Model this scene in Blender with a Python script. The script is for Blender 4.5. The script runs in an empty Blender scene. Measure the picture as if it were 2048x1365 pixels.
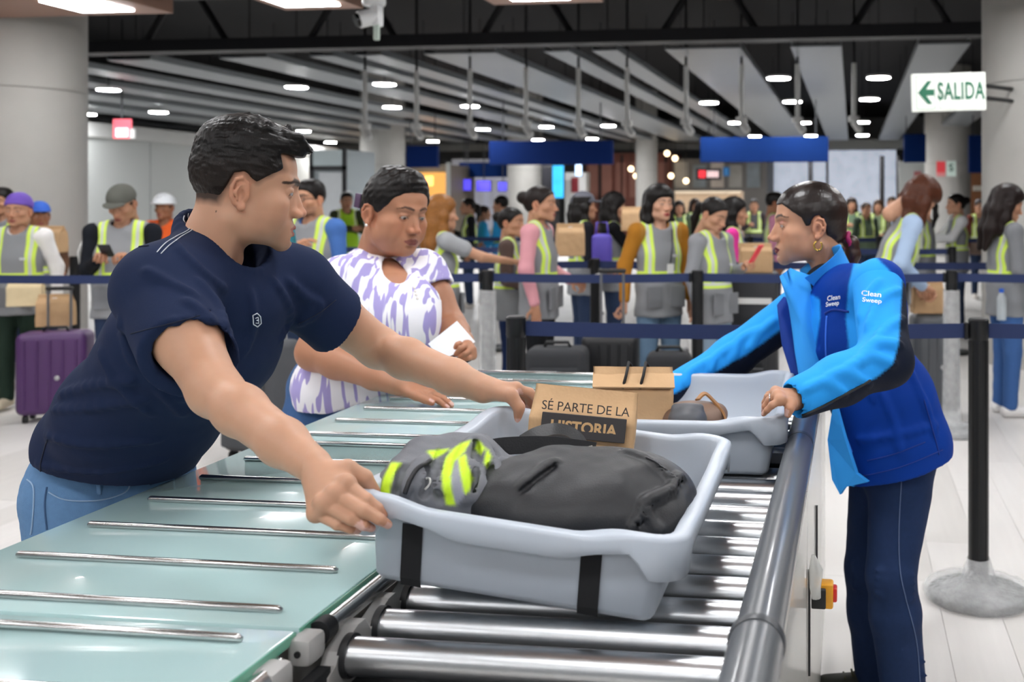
import bpy, bmesh, math, random
import numpy as np
from mathutils import Vector, Matrix, Euler

# ------------------------------------------------------------------ camera, world, exposure
scn = bpy.context.scene
COL = scn.collection
FPX, CX, CY, HC = 2050.0, 1437.0, 405.0, 1.40       # calibrated lens (pixels of the 2048 frame), eye height
YAW = math.radians(7.45)
CA, SA = math.cos(YAW), math.sin(YAW)
cam_d = bpy.data.cameras.new('camera'); cam = bpy.data.objects.new('camera', cam_d); COL.objects.link(cam)
cam.location = (0, 0, HC); cam.rotation_euler = (math.pi/2, 0, YAW)
cam_d.sensor_width = 36.0; cam_d.lens = 36.0*FPX/2048.0
cam_d.shift_x = -(CX-1024)/2048.0; cam_d.shift_y = -(682.5-CY)/2048.0
cam_d.clip_start = .05; cam_d.clip_end = 200
cam_d.dof.use_dof = True; cam_d.dof.focus_distance = 1.95; cam_d.dof.aperture_fstop = 4.5
scn.camera = cam
scn.view_settings.view_transform = 'Standard'; scn.view_settings.look = 'None'
scn.view_settings.gamma = 1.0; scn.view_settings.use_curve_mapping = False
scn.view_settings.exposure = 0.0
wd = bpy.data.worlds.new('hall_light'); scn.world = wd; wd.use_nodes = True
wd.node_tree.nodes['Background'].inputs[0].default_value = (.93, .96, 1, 1)
wd.node_tree.nodes['Background'].inputs[1].default_value = .25

# ------------------------------------------------------------------ coordinates
def W(u, D, z): return Vector((u*CA-D*SA, u*SA+D*CA, z))           # sight frame (right, depth, up) -> world
def px(x, y, D): return W((x-CX)*D/FPX, D, HC-(y-CY)*D/FPX)
def pz(x, y, z): return px(x, y, FPX*(HC-z)/(y-CY))
def pl(x, y, D): return np.array(((x-CX)*D/FPX, D, HC-(y-CY)*D/FPX))  # sight frame
def planeY(x, y, Y):                                                  # point of the plane Y=const
    t = (x-CX)/FPX; X = Y*(t*CA-SA)/(CA+t*SA); D = -X*SA+Y*CA
    return Vector((X, Y, HC-(y-CY)*D/FPX))
def lin(c):
    if isinstance(c, str):
        c = c.lstrip('#'); c = [int(c[i:i+2], 16)/255 for i in (0, 2, 4)]
    return tuple(v/12.92 if v <= .04045 else ((v+.055)/1.055)**2.4 for v in c[:3])

# ------------------------------------------------------------------ materials
MATS = {}
def mat(name, col, rough=.6, metal=0., var=.06, vscale=8., bump=0., bscale=80., spec=.5, coat=0., sss=0., attr=False,
        alpha=1., emit=0., trans=0., stretch=None, sheen=0., crough=.05, dist=.002):
    if name in MATS: return MATS[name]
    m = bpy.data.materials.new(name); m.use_nodes = True; nt = m.node_tree; N = nt.nodes; L = nt.links
    b = N['Principled BSDF']; c = lin(col) if isinstance(col, str) else tuple(col)
    tc = N.new('ShaderNodeTexCoord'); vec = tc.outputs['Object']
    if stretch:
        mp = N.new('ShaderNodeMapping'); mp.inputs['Scale'].default_value = stretch; L.new(vec, mp.inputs['Vector']); vec = mp.outputs[0]
    nz = N.new('ShaderNodeTexNoise'); nz.inputs['Scale'].default_value = vscale; nz.inputs['Detail'].default_value = 3
    L.new(vec, nz.inputs['Vector'])
    mr = N.new('ShaderNodeMapRange'); mr.inputs['To Min'].default_value = 1-var; mr.inputs['To Max'].default_value = 1+var
    L.new(nz.outputs['Fac'], mr.inputs['Value'])
    vm = N.new('ShaderNodeVectorMath'); vm.operation = 'SCALE'; L.new(mr.outputs[0], vm.inputs['Scale'])
    if attr:
        at = N.new('ShaderNodeAttribute'); at.attribute_name = 'Col'; L.new(at.outputs['Color'], vm.inputs[0])
    else: vm.inputs[0].default_value = c
    L.new(vm.outputs[0], b.inputs['Base Color'])
    b.inputs['Roughness'].default_value = rough; b.inputs['Metallic'].default_value = metal
    b.inputs['Specular IOR Level'].default_value = spec; b.inputs['Coat Weight'].default_value = coat
    b.inputs['Coat Roughness'].default_value = crough; b.inputs['Alpha'].default_value = alpha
    b.inputs['Transmission Weight'].default_value = trans; b.inputs['Sheen Weight'].default_value = sheen
    if sss:
        b.inputs['Subsurface Weight'].default_value = sss; b.inputs['Subsurface Radius'].default_value = (1, .35, .2)
        b.inputs['Subsurface Scale'].default_value = .006
    if emit:
        b.inputs['Emission Strength'].default_value = emit
        L.new(vm.outputs[0], b.inputs['Emission Color'])
    if bump:
        n2 = N.new('ShaderNodeTexNoise'); n2.inputs['Scale'].default_value = bscale; n2.inputs['Detail'].default_value = 3
        L.new(vec, n2.inputs['Vector'])
        bp = N.new('ShaderNodeBump'); bp.inputs['Strength'].default_value = bump; bp.inputs['Distance'].default_value = dist
        L.new(n2.outputs['Fac'], bp.inputs['Height']); L.new(bp.outputs[0], b.inputs['Normal'])
    m.diffuse_color = (*c, 1); MATS[name] = m
    return m

# ------------------------------------------------------------------ objects
def fin(name, me, m=None, parent=None, smooth=False, loc=None, rot=None):
    o = bpy.data.objects.new(name, me); COL.objects.link(o)
    if m:
        for mm in (m if isinstance(m, (list, tuple)) else [m]): me.materials.append(mm)
    if smooth and len(me.polygons): me.polygons.foreach_set('use_smooth', np.ones(len(me.polygons), bool))
    if parent: o.parent = parent
    if loc is not None: o.location = loc
    if rot is not None: o.rotation_euler = rot
    return o
def empty(name, loc=(0, 0, 0), rz=0., rot=None):
    o = bpy.data.objects.new(name, None); COL.objects.link(o); o.location = loc; o.rotation_euler = rot or (0, 0, rz)
    o.empty_display_size = .1
    return o
def tag(o, label, cat, group=None):
    o['label'] = label; o['category'] = cat
    if group: o['group'] = group
    return o
def struct(o, label=None):
    o['kind'] = 'structure'
    if label: o['label'] = label
    return o
def setc(me, cols):
    a = me.color_attributes.new('Col', 'FLOAT_COLOR', 'POINT')
    a.data.foreach_set('color', np.c_[cols, np.ones(len(cols))].astype(np.float32).ravel())
def npmesh(name, V, F):
    """V (n,3), F (m,4) or (m,3) arrays"""
    me = bpy.data.meshes.new(name); V = np.asarray(V, np.float32); F = np.asarray(F, np.int32); m, k = F.shape
    me.vertices.add(len(V)); me.vertices.foreach_set('co', V.ravel())
    me.loops.add(m*k); me.loops.foreach_set('vertex_index', F.ravel())
    me.polygons.add(m); me.polygons.foreach_set('loop_start', np.arange(m, dtype=np.int32)*k)
    me.polygons.foreach_set('loop_total', np.full(m, k, np.int32))
    me.update(calc_edges=True); me.validate()
    return me
class MB:
    """collects simple solids into one mesh"""
    def __init__(s): s.bm = bmesh.new()
    def box(s, c, d, M=None, bev=0., seg=2):
        r = bmesh.ops.create_cube(s.bm, size=1.0); vs = r['verts']
        T = Matrix.Translation(c) @ (M.to_4x4() if M is not None else Matrix()) @ Matrix.Diagonal((*d, 1))
        bmesh.ops.transform(s.bm, matrix=T, verts=vs)
        if bev:
            es = list({e for v in vs for e in v.link_edges})
            bmesh.ops.bevel(s.bm, geom=es, offset=bev, segments=seg, affect='EDGES', profile=.5)
        return s
    def bb(s, lo, hi, bev=0., seg=2):
        lo, hi = Vector(lo), Vector(hi); return s.box((lo+hi)/2, hi-lo, None, bev, seg)
    def cyl(s, a, b, r, r2=None, n=20, cap=True):
        a, b = Vector(a), Vector(b); d = b-a
        M = Matrix.Translation((a+b)/2) @ d.to_track_quat('Z', 'Y').to_matrix().to_4x4()
        bmesh.ops.create_cone(s.bm, cap_ends=cap, segments=n, radius1=r, radius2=r if r2 is None else r2, depth=d.length, matrix=M)
        return s
    def sph(s, c, r, n=16, m=10):
        M = Matrix.Translation(c) @ Matrix.Diagonal((*(r if hasattr(r, '__len__') else (r, r, r)), 1))
        bmesh.ops.create_uvsphere(s.bm, u_segments=n, v_segments=m, radius=1, matrix=M); return s
    def lathe(s, prof, c=(0, 0, 0), n=32, M=None):
        M = M or Matrix(); rings = []
        for r, z in prof:
            rings.append([s.bm.verts.new(Vector(c)+M.to_3x3() @ Vector((r*math.cos(2*math.pi*i/n), r*math.sin(2*math.pi*i/n), z))) for i in range(n)])
        for A, B in zip(rings, rings[1:]):
            for i in range(n): s.bm.faces.new((A[i], A[(i+1) % n], B[(i+1) % n], B[i]))
        for A in (rings[0][::-1], rings[-1]):
            try: s.bm.faces.new(A)
            except Exception: pass
        return s
    def tube(s, pts, r, n=10, flat=None, side=None, closed=False):
        """sweep an ellipse (r, r*flat) along pts; r number or list"""
        pts = [Vector(p) for p in pts]; m = len(pts); rings = []
        up = Vector(side) if side is not None else None
        for i, p in enumerate(pts):
            t = (pts[(i+1) % m]-pts[i-1]) if closed else (pts[min(i+1, m-1)]-pts[max(i-1, 0)])
            t.normalize()
            if up is None:
                up = Vector((0, 0, 1)) if abs(t.z) < .9 else Vector((1, 0, 0))
            a = (up-t*up.dot(t))
            if a.length < 1e-6: a = t.orthogonal()
            a.normalize(); b = t.cross(a)
            if side is None: up = a
            rr = r[i] if hasattr(r, '__len__') else r; fl = 1 if flat is None else flat
            rings.append([s.bm.verts.new(p+a*(rr*math.cos(2*math.pi*j/n))+b*(rr*fl*math.sin(2*math.pi*j/n))) for j in range(n)])
        k = m if closed else m-1
        for i in range(k):
            A, B = rings[i], rings[(i+1) % m]
            for j in range(n): s.bm.faces.new((A[j], A[(j+1) % n], B[(j+1) % n], B[j]))
        if not closed: s.bm.faces.new(rings[0][::-1]); s.bm.faces.new(rings[-1])
        return s
    def strip(s, pts, w, th, side):
        """flat band of width w (along vector side, or list) and thickness th swept along pts"""
        pts = [Vector(p) for p in pts]; m = len(pts); rings = []
        for i, p in enumerate(pts):
            t = (pts[min(i+1, m-1)]-pts[max(i-1, 0)]).normalized()
            sd = Vector(side[i] if isinstance(side, list) else side); sd = (sd-t*sd.dot(t)).normalized(); nn = t.cross(sd)
            ww = w[i] if hasattr(w, '__len__') else w
            rings.append([s.bm.verts.new(p+sd*(ww/2*a)+nn*(th/2*b)) for a, b in ((-1, -1), (1, -1), (1, 1), (-1, 1))])
        for A, B in zip(rings, rings[1:]):
            for j in range(4): s.bm.faces.new((A[j], A[(j+1) % 4], B[(j+1) % 4], B[j]))
        s.bm.faces.new(rings[0][::-1]); s.bm.faces.new(rings[-1]); return s
    def prism(s, poly, y0, y1, axis='y'):
        """extrude polygon [(a,b)] ; axis y: a=x,b=z"""
        f = {'y': lambda a, b, t: (a, t, b), 'x': lambda a, b, t: (t, a, b), 'z': lambda a, b, t: (a, b, t)}[axis]
        A = [s.bm.verts.new(f(a, b, y0)) for a, b in poly]; B = [s.bm.verts.new(f(a, b, y1)) for a, b in poly]; n = len(poly)
        s.bm.faces.new(A[::-1]); s.bm.faces.new(B)
        for i in range(n): s.bm.faces.new((A[i], A[(i+1) % n], B[(i+1) % n], B[i]))
        return s
    def go(s, name, m, parent=None, smooth=False, loc=None, rot=None, ang=35):
        bmesh.ops.recalc_face_normals(s.bm, faces=s.bm.faces[:])
        me = bpy.data.meshes.new(name)
        if smooth == 'auto':
            for f in s.bm.faces: f.smooth = True
            for e in s.bm.edges:
                if len(e.link_faces) == 2 and e.calc_face_angle(0) > math.radians(ang): e.smooth = False
        s.bm.to_mesh(me); s.bm.free()
        return fin(name, me, m, parent, smooth is True, loc, rot)
def loft(name, rings, m, parent=None, closed=True, smooth=True, caps=(False, False), loc=None, rot=None):
    """rings (R,n,3) array"""
    R = np.asarray(rings, float); r, n = R.shape[:2]; idx = np.arange(r*n).reshape(r, n)
    nx = np.roll(idx, -1, 1) if closed else idx[:, 1:]; a = idx if closed else idx[:, :-1]
    F = np.stack([a[:-1], nx[:-1], nx[1:], a[1:]], -1).reshape(-1, 4); V = R.reshape(-1, 3)
    me = npmesh(name, V, F)
    if any(caps):
        bm = bmesh.new(); bm.from_mesh(me); bm.verts.ensure_lookup_table()
        if caps[0]: bm.faces.new([bm.verts[i] for i in idx[0][::-1]])
        if caps[1]: bm.faces.new([bm.verts[i] for i in idx[-1]])
        bm.to_mesh(me); bm.free()
    return fin(name, me, m, parent, smooth, loc, rot)
def text_mesh(txt, size, depth=.0008, bold=0., align='CENTER', sx=1., shear=0., space=1.):
    cu = bpy.data.curves.new('lettering', 'FONT'); cu.body = txt; cu.size = size; cu.extrude = depth; cu.offset = bold
    cu.align_x = align; cu.align_y = 'CENTER'; cu.shear = shear; cu.space_character = space; cu.resolution_u = 4
    o = bpy.data.objects.new('lettering', cu); COL.objects.link(o)
    dg = bpy.context.evaluated_depsgraph_get(); me = bpy.data.meshes.new_from_object(o.evaluated_get(dg))
    bpy.data.objects.remove(o); bpy.data.curves.remove(cu)
    if sx != 1: me.transform(Matrix.Diagonal((sx, 1, 1, 1)))
    return me

# ------------------------------------------------------------------ distance-field modelling (numpy surface nets)
class Vol:
    def __init__(s, lo, hi, h):
        s.lo = np.array(lo, float); s.h = h; s.n = np.ceil((np.array(hi, float)-s.lo)/h).astype(int)+1
        s.d = np.full(s.n, .3, np.float32)
    def grid(s, lo, hi):
        i0 = np.clip(np.floor((np.array(lo)-s.lo)/s.h).astype(int), 0, s.n-1); i1 = np.clip(np.ceil((np.array(hi)-s.lo)/s.h).astype(int)+1, 1, s.n)
        if np.any(i1 <= i0): return None, None
        sl = tuple(slice(a, b) for a, b in zip(i0, i1))
        ax = [(np.arange(a, b)*s.h+l).astype(np.float32) for a, b, l in zip(i0, i1, s.lo)]
        return sl, (ax[0][:, None, None], ax[1][None, :, None], ax[2][None, None, :])
    def op(s, f, lo, hi, k, mode):
        m = max(k, 0)+3*s.h; sl, P = s.grid(np.array(lo)-m, np.array(hi)+m)
        if sl is None: return s
        v = f(*P); c = s.d[sl]; k = max(k, 1e-5)
        if mode == 'u': h = np.maximum(k-np.abs(c-v), 0)/k; s.d[sl] = np.minimum(c, v)-h*h*k*.25
        else:
            h = np.maximum(k-np.abs(c+v), 0)/k; s.d[sl] = np.maximum(c, -v)+h*h*k*.25
        return s
    def cap(s, a, b, ra, rb=None, k=.01, mode='u', flat=None, fx=1.):
        a = np.array(a, float); b = np.array(b, float); rb = ra if rb is None else rb; ab = b-a; L = max(ab @ ab, 1e-12)
        R = max(ra, rb)*max(1, fx)
        def f(x, y, z):
            px_, py_, pz_ = x-a[0], y-a[1], z-a[2]
            t = np.clip((px_*ab[0]+py_*ab[1]+pz_*ab[2])/L, 0, 1)
            qx, qy, qz = px_-t*ab[0], py_-t*ab[1], pz_-t*ab[2]; q2 = qx*qx+qy*qy+qz*qz
            if flat is not None:
                w = np.array(flat, float); w /= np.linalg.norm(w); qs = qx*w[0]+qy*w[1]+qz*w[2]; q2 = q2+qs*qs*(1/fx**2-1)
            return np.sqrt(np.maximum(q2, 0))-(ra+(rb-ra)*t)
        return s.op(f, np.minimum(a, b)-R, np.maximum(a, b)+R, k, mode)
    def ell(s, c, r, k=.01, R=None, mode='u'):
        c = np.array(c, float); r = np.array(r, float); M = None if R is None else np.array(R, float)   # columns = axes
        e = r if M is None else np.abs(M) @ r
        def f(x, y, z):
            p = (x-c[0], y-c[1], z-c[2])
            if M is not None: p = tuple(p[0]*M[0, i]+p[1]*M[1, i]+p[2]*M[2, i] for i in range(3))
            k0 = np.sqrt((p[0]/r[0])**2+(p[1]/r[1])**2+(p[2]/r[2])**2); k1 = np.sqrt((p[0]/r[0]**2)**2+(p[1]/r[1]**2)**2+(p[2]/r[2]**2)**2)
            return k0*(k0-1)/np.maximum(k1, 1e-6)
        return s.op(f, c-e, c+e, k, mode)
    def rbox(s, c, hs, r=.01, k=.005, R=None, mode='u'):
        c = np.array(c, float); hs = np.array(hs, float); M = None if R is None else np.array(R, float); e = hs if M is None else np.abs(M) @ hs
        def f(x, y, z):
            p = (x-c[0], y-c[1], z-c[2])
            if M is not None: p = tuple(p[0]*M[0, i]+p[1]*M[1, i]+p[2]*M[2, i] for i in range(3))
            q = [np.abs(p[i])-hs[i]+r for i in range(3)]
            return np.sqrt(sum(np.maximum(v, 0)**2 for v in q))+np.minimum(np.maximum(q[0], np.maximum(q[1], q[2])), 0)-r
        return s.op(f, c-e, c+e, k, mode)
    def chain(s, pts, rs, k=.01, mode='u', flat=None, fx=1.):
        for i in range(len(pts)-1): s.cap(pts[i], pts[i+1], rs[i], rs[i+1], k, mode, flat, fx)
        return s
    def plane(s, p, n, k=.002):
        """cut away the side n points to"""
        p = np.array(p, float); n = np.array(n, float); n /= np.linalg.norm(n)
        return s.op(lambda x, y, z: -((x-p[0])*n[0]+(y-p[1])*n[1]+(z-p[2])*n[2]), s.lo, s.lo+s.n*s.h, k, 's')
    def bend(s, f, lo=None, hi=None):
        sl, P = s.grid(s.lo if lo is None else lo, s.lo+s.n*s.h if hi is None else hi); s.d[sl] = s.d[sl]+f(*P).astype(np.float32); return s
    def mesh(s):
        d = s.d; ins = d < 0; c = np.zeros(s.n-1, np.uint8)
        for i in (0, 1):
            for j in (0, 1):
                for k in (0, 1): c += ins[i:s.n[0]-1+i, j:s.n[1]-1+j, k:s.n[2]-1+k]
        act = np.argwhere((c > 0) & (c < 8)); vid = np.full(s.n-1, -1, np.int32); vid[tuple(act.T)] = np.arange(len(act))
        cor = np.array([(i, j, k) for i in (0, 1) for j in (0, 1) for k in (0, 1)])
        val = np.stack([d[tuple((act+o).T)] for o in cor], 1); acc = np.zeros((len(act), 3)); cnt = np.zeros(len(act))
        for a in range(8):
            for b in range(a+1, 8):
                if np.abs(cor[a]-cor[b]).sum() == 1:
                    m = (val[:, a] < 0) != (val[:, b] < 0); va, vb = val[m, a], val[m, b]; t = (va/(va-vb))[:, None]
                    acc[m] += cor[a]+(cor[b]-cor[a])*t; cnt[m] += 1
        V = (act+acc/cnt[:, None])*s.h+s.lo; F = []
        for ax in range(3):
            o1, o2 = [(1, 2), (2, 0), (0, 1)][ax]; sl0 = [slice(None)]*3; sl1 = [slice(None)]*3; sl0[ax] = slice(0, -1); sl1[ax] = slice(1, None)
            A, B = ins[tuple(sl0)], ins[tuple(sl1)]; e = np.argwhere(A != B)
            e = e[(e[:, o1] > 0) & (e[:, o2] > 0) & (e[:, o1] < s.n[o1]-1) & (e[:, o2] < s.n[o2]-1)]
            u1 = np.zeros(3, int); u1[o1] = 1; u2 = np.zeros(3, int); u2[o2] = 1
            q = np.stack([vid[tuple((e-u1-u2).T)], vid[tuple((e-u2).T)], vid[tuple(e.T)], vid[tuple((e-u1).T)]], 1)
            fl = A[tuple(e.T)]; q[~fl] = q[~fl][:, ::-1]; F.append(q)
        return V, np.concatenate(F)
RNG = np.random.RandomState(5)
def wob(freq, seed, n=7, st=(1, 1, 1)):
    r = np.random.RandomState(seed); K = r.normal(size=(n, 3))*freq*np.array(st); ph = r.uniform(0, 6.28, n)
    return lambda x, y, z: sum(np.sin(K[i, 0]*x+K[i, 1]*y+K[i, 2]*z+ph[i]) for i in range(n))/n
def rotm(yaw, pitch=0., roll=0.):
    """matrix whose columns are right, forward, up of a body whose forward points at angle yaw from +u (counter-clockwise), pitched (down +), rolled"""
    f = np.array((math.cos(yaw), math.sin(yaw), 0)); r = np.array((f[1], -f[0], 0)); u = np.array((0, 0, 1.))
    f2 = f*math.cos(pitch)-u*math.sin(pitch); u2 = u*math.cos(pitch)+f*math.sin(pitch)
    r2 = r*math.cos(roll)-u2*math.sin(roll); u3 = u2*math.cos(roll)+r*math.sin(roll)
    return np.stack([r2, f2, u3], 1)
def joinVF(parts):
    Vs, Fs, o = [], [], 0
    for V, F in parts: Vs.append(V); Fs.append(F+o); o += len(V)
    return np.concatenate(Vs), np.concatenate(Fs)
# ------------------------------------------------------------------ the hall
M_FLOOR = mat('floor_boards', '#d9d5d0', .42, var=.07, vscale=3, stretch=(6, .6, 1), spec=.4)
M_GAP = mat('floor_gap', '#8f8a85', .8)
M_ROOF = mat('roof_black', '#17171a', .8, var=.2, vscale=1.5)
M_STEEL_BLACK = mat('black_steel', '#1c1c20', .55, var=.2, vscale=2)
M_PANEL = mat('ceiling_panel', '#858a8e', .42, metal=.25, var=.05, vscale=2)
M_COPPER = mat('copper_soffit', '#b08a78', .45, metal=.2, var=.08, vscale=1.5)
M_WALL = mat('grey_wall', '#a8aba9', .7, var=.04, vscale=.8)
M_CONC = mat('concrete', '#b3b1ac', .75, var=.1, vscale=2.5, bump=.15, bscale=30)
M_LAMP = mat('lamp_white', (.97, .985, 1.0), .5, emit=36, var=0)
M_DOWN = mat('downlight_white', (.98, .985, 1.0), .5, emit=250, var=0)
M_WHITE = mat('white_paint', '#e6e6e4', .5)
M_NAVY = mat('sign_blue', '#051f4e', .9, spec=.1, var=.05)
M_NAVY2 = mat('sign_blue_dark', '#061c4c', .9, spec=.1, var=.05)
M_CHROME = mat('dark_rod', '#3a3b3e', .4, metal=.8)

# floor: base slab and the nearest boards one by one
fl = MB().bb((-40, -10, -.06), (40, 70, -.012)).go('floor', None)
def floor_far():
    m = bpy.data.materials.new('floor_far'); m.use_nodes = True; N = m.node_tree.nodes; L = m.node_tree.links; b = N['Principled BSDF']
    tc = N.new('ShaderNodeTexCoord'); mp = N.new('ShaderNodeMapping'); mp.inputs['Rotation'].default_value = (0, 0, math.pi/2); L.new(tc.outputs['Object'], mp.inputs[0])
    br = N.new('ShaderNodeTexBrick'); br.inputs['Scale'].default_value = 1; br.inputs['Brick Width'].default_value = 1.3; br.inputs['Row Height'].default_value = .2
    br.inputs['Mortar Size'].default_value = .002; br.inputs['Color1'].default_value = (*lin('#d3d0cc'), 1); br.inputs['Color2'].default_value = (*lin('#cac7c3'), 1); br.inputs['Mortar'].default_value = (*lin('#b5b0aa'), 1)
    L.new(mp.outputs[0], br.inputs['Vector']); L.new(br.outputs[0], b.inputs['Base Color']); b.inputs['Roughness'].default_value = .42
    return m
fl.data.materials.append(floor_far()); struct(fl)
bm_ = MB().bb((-.0994, -.6492, -.0115), (.0994, .6492, 0), .0008, 1); pk = bm_.go('plank', M_FLOOR, fl)
FT = [mat('plank_%d' % i, c, .4, var=.08, vscale=3, stretch=(8, .7, 1), spec=.4) for i, c in enumerate(('#d2cfcc', '#cbc8c4', '#d6d3d0'))]
meshes = []
for f in FT:
    me = pk.data.copy(); me.materials.clear(); me.materials.append(f); meshes.append(me)
bpy.data.objects.remove(pk)
random.seed(3)
for i, xr in enumerate([k*.2 for k in range(1, 16)]+[-1.75-k*.2 for k in range(0, 18)]):
    off = random.uniform(0, 1.3)
    for j in range(6 if xr > 0 else 5):
        o = bpy.data.objects.new('plank', random.choice(meshes)); COL.objects.link(o); o.parent = fl
        o.location = (xr, 1.6+off+j*1.3, 0)

# roof, girders, ducts
struct(MB().bb((-40, -10, 5.0), (40, 70, 5.1)).go('ceiling', M_ROOF))
g = empty('roof_girder', (0, 12.9, 4.0)); tag(g, 'black steel lattice girder spanning the hall above the grey ceiling panels', 'girder')
for zz, hh in ((3.52, .16), (4.55, .16)):
    MB().box((0, 0, zz-4), (50, .3, hh)).go('chord', M_STEEL_BLACK, g)
for i in range(28):
    x = -18+i*1.2; MB().cyl((x, 0, -.42), (x+(.6 if i % 2 else -.6)*1.0, 0, .5), .045, n=8).go('diagonal', M_STEEL_BLACK, g)
g = empty('roof_beam', (0, 10.3, 3.75)); tag(g, 'deep black roof beam just behind the copper soffits', 'beam')
MB().box((0, 0, .3), (50, .35, .7)).go('web', M_ROOF, g); MB().box((0, 0, -.06), (50, .6, .06)).go('flange', M_STEEL_BLACK, g)
d = MB().cyl((.3, 9.3, 3.55), (1.25, 9.9, 3.5), .07, n=16).go('air_duct', mat('duct_grey', '#55565a', .5, metal=.5), None, 'auto'); tag(d, 'thin grey duct crossing the dark roof beside the round column', 'duct')
d = MB().cyl((.2, 8.6, 3.35), (.9, 9.4, 3.42), .03, n=12).go('conduit', mat('conduit_grey', '#4a4b50', .5, metal=.5), None, 'auto'); tag(d, 'short grey conduit under the black roof at the top', 'conduit')

# grey linear ceiling panels
PF = [(-900, -740), (-560, -420), (-330, -230), (-140, -60), (40, 110), (214, 301), (438, 534), (619, 667), (710, 763), (847, 992), (1088, 1139), (1184, 1235), (1329, 1481), (1581, 1683), (1837, 1941), (2080, 2190)]
ORD = ['first', 'second', 'third', 'fourth', 'fifth', 'sixth', 'seventh', 'eighth', 'ninth', 'tenth', 'eleventh', 'twelfth', 'thirteenth', 'fourteenth', 'fifteenth', 'sixteenth', 'seventeenth', 'eighteenth', 'nineteenth', 'twentieth', 'twenty-first', 'twenty-second', 'twenty-third', 'twenty-fourth', 'twenty-fifth', 'twenty-sixth']
for i, (a, b) in enumerate(PF):
    x0, x1 = planeY(a, 92, 13.2).x, planeY(b, 92, 13.2).x
    c = empty('ceiling_panel', ((x0+x1)/2, 13.2, 3.4))
    w = x1-x0
    MB().box((0, 10, .01), (w, 20, .02)).go('face', M_PANEL, c)
    for s in (-1, 1): MB().box((s*(w/2-.006), 10, .055), (.012, 20, .07)).go('edge', M_PANEL, c)
    for yy in (.15, 6, 12): MB().cyl((0, yy, .09), (0, yy, 1.58), .008, n=6).go('hanger', M_STEEL_BLACK, c)
    tag(c, 'long grey metal ceiling panel, %s counted from the left of the ceiling' % ORD[i], 'ceiling panel', 'grey linear ceiling panels')

# copper soffits with square light panels over the checkpoint
for i, (x0, x1) in enumerate(((-8.4, -5.70), (-4.68, -4.0), (-2.88, -1.97), (-1.05, -.15), (.75, 1.65), (2.55, 3.45))):
    s = empty('light_soffit', ((x0+x1)/2, 8.0, 3.0)); w = x1-x0
    MB().box((0, -6.5, .06), (w, 13, .12)).go('soffit_board', M_COPPER, s)
    for j in range(5):
        lx = (.9 if i == 0 else 0)
        p = MB().box((lx, -.42-j*2.6, -.006), (.47, .47, .01), bev=.004, seg=1).go('light_panel', M_LAMP, s)
    for yy in (-1, -6, -11): MB().cyl((0, yy, .12), (0, yy, 1.98), .012, n=6).go('hanger', M_STEEL_BLACK, s)
    tag(s, 'copper coloured ceiling soffit with square light panels, %s from the left' % ORD[i], 'ceiling soffit', 'copper light soffits')

# round downlights hanging in the dark gaps
DL = [(217, 180), (174, 229), (317, 225), (593, 175), (769, 169), (607, 263), (661, 285), (784, 215), (940, 213), (966, 259), (866, 283), (1093, 254), (1076, 280), (1217, 252), (1184, 278), (1557, 157), (1757, 156), (1418, 206), (1585, 204), (1739, 199), (1472, 246), (1607, 246), (1724, 245), (1725, 271), (1622, 272), (1510, 273)]
b0 = None
for i, (x, y) in enumerate(DL):
    D = FPX*1.9/(CY-y); p = px(x, y, D); t = empty('downlight', p)
    if b0 is None:
        b0 = (MB().lathe([(.185, 0), (.19, .01), (.185, .035), (.08, .05)], n=24).go('housing', M_WHITE, t, 'auto').data,
              MB().lathe([(.001, -.004), (.17, -.004), (.172, .004)], n=24).go('lens', M_DOWN, t).data,
              MB().cyl((0, 0, .05), (0, 0, 1.7), .008, n=6).go('cord', M_STEEL_BLACK, t).data)
    else:
        for nme, me in zip(('housing', 'lens', 'cord'), b0): fin(nme, me, None, t)
    tag(t, 'round white ceiling downlight, %s one counted from the left' % ORD[sorted(DL).index((x, y))], 'downlight', 'round ceiling downlights')
# white dome cameras on poles, in a row
for i, (x, y) in enumerate(((730, 255), (833, 255), (940, 253), (1052, 250), (1157, 250), (1254, 249), (1372, 246), (1483, 242), (1595, 242), (1708, 240))):
    p = px(x, y, 14.1); t = empty('pole_camera', p)
    MB().cyl((0, 0, .02), (0, 0, .78), .032, n=12).go('pole', M_WHITE, t, 'auto'); MB().cyl((0, 0, .78), (0, 0, 2.5), .018, n=8).go('rod', M_STEEL_BLACK, t)
    MB().cyl((0, 0, -.02), (0, 0, .05), .075, n=16).go('mount', M_WHITE, t, 'auto')
    MB().cyl((0, 0, -.03), (.07, -.03, -.13), .05, n=14).sph((.07, -.03, -.13), .05).go('camera_body', M_WHITE, t, 'auto')
    tag(t, 'white security camera on a hanging white pole, %s from the left' % ORD[i], 'camera', 'row of pole cameras')
# big pan-tilt camera at the top
t = empty('ceiling_camera', px(748, 12, 7.6)); tag(t, 'large white swivelling security camera hanging from the ceiling at the top', 'camera')
M_CAMW = mat('camera_white', '#dcdedf', .35)
MB().lathe([(.075, .0), (.085, .02), (.085, .06), (.06, .07)], n=24).go('base', M_CAMW, t, 'auto')
MB().cyl((0, 0, .07), (0, 0, 1.9), .02, n=8).go('drop_rod', M_STEEL_BLACK, t)
MB().box((.02, 0, -.075), (.075, .1, .16), bev=.02).go('yoke', M_CAMW, t, 'auto')
MB().cyl((.01, .0, -.075), (-.08, -.075, -.115), .062, n=20).go('camera_head', M_CAMW, t, 'auto')
MB().cyl((-.075, -.07, -.112), (-.1, -.092, -.123), .055, .048, n=20).go('lens', mat('lens_black', '#101113', .15), t, 'auto')
MB().box((.035, -.03, -.2), (.045, .03, .12), bev=.01).go('antenna', mat('tag_green', '#b7c6bc', .5), t, 'auto')

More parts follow.
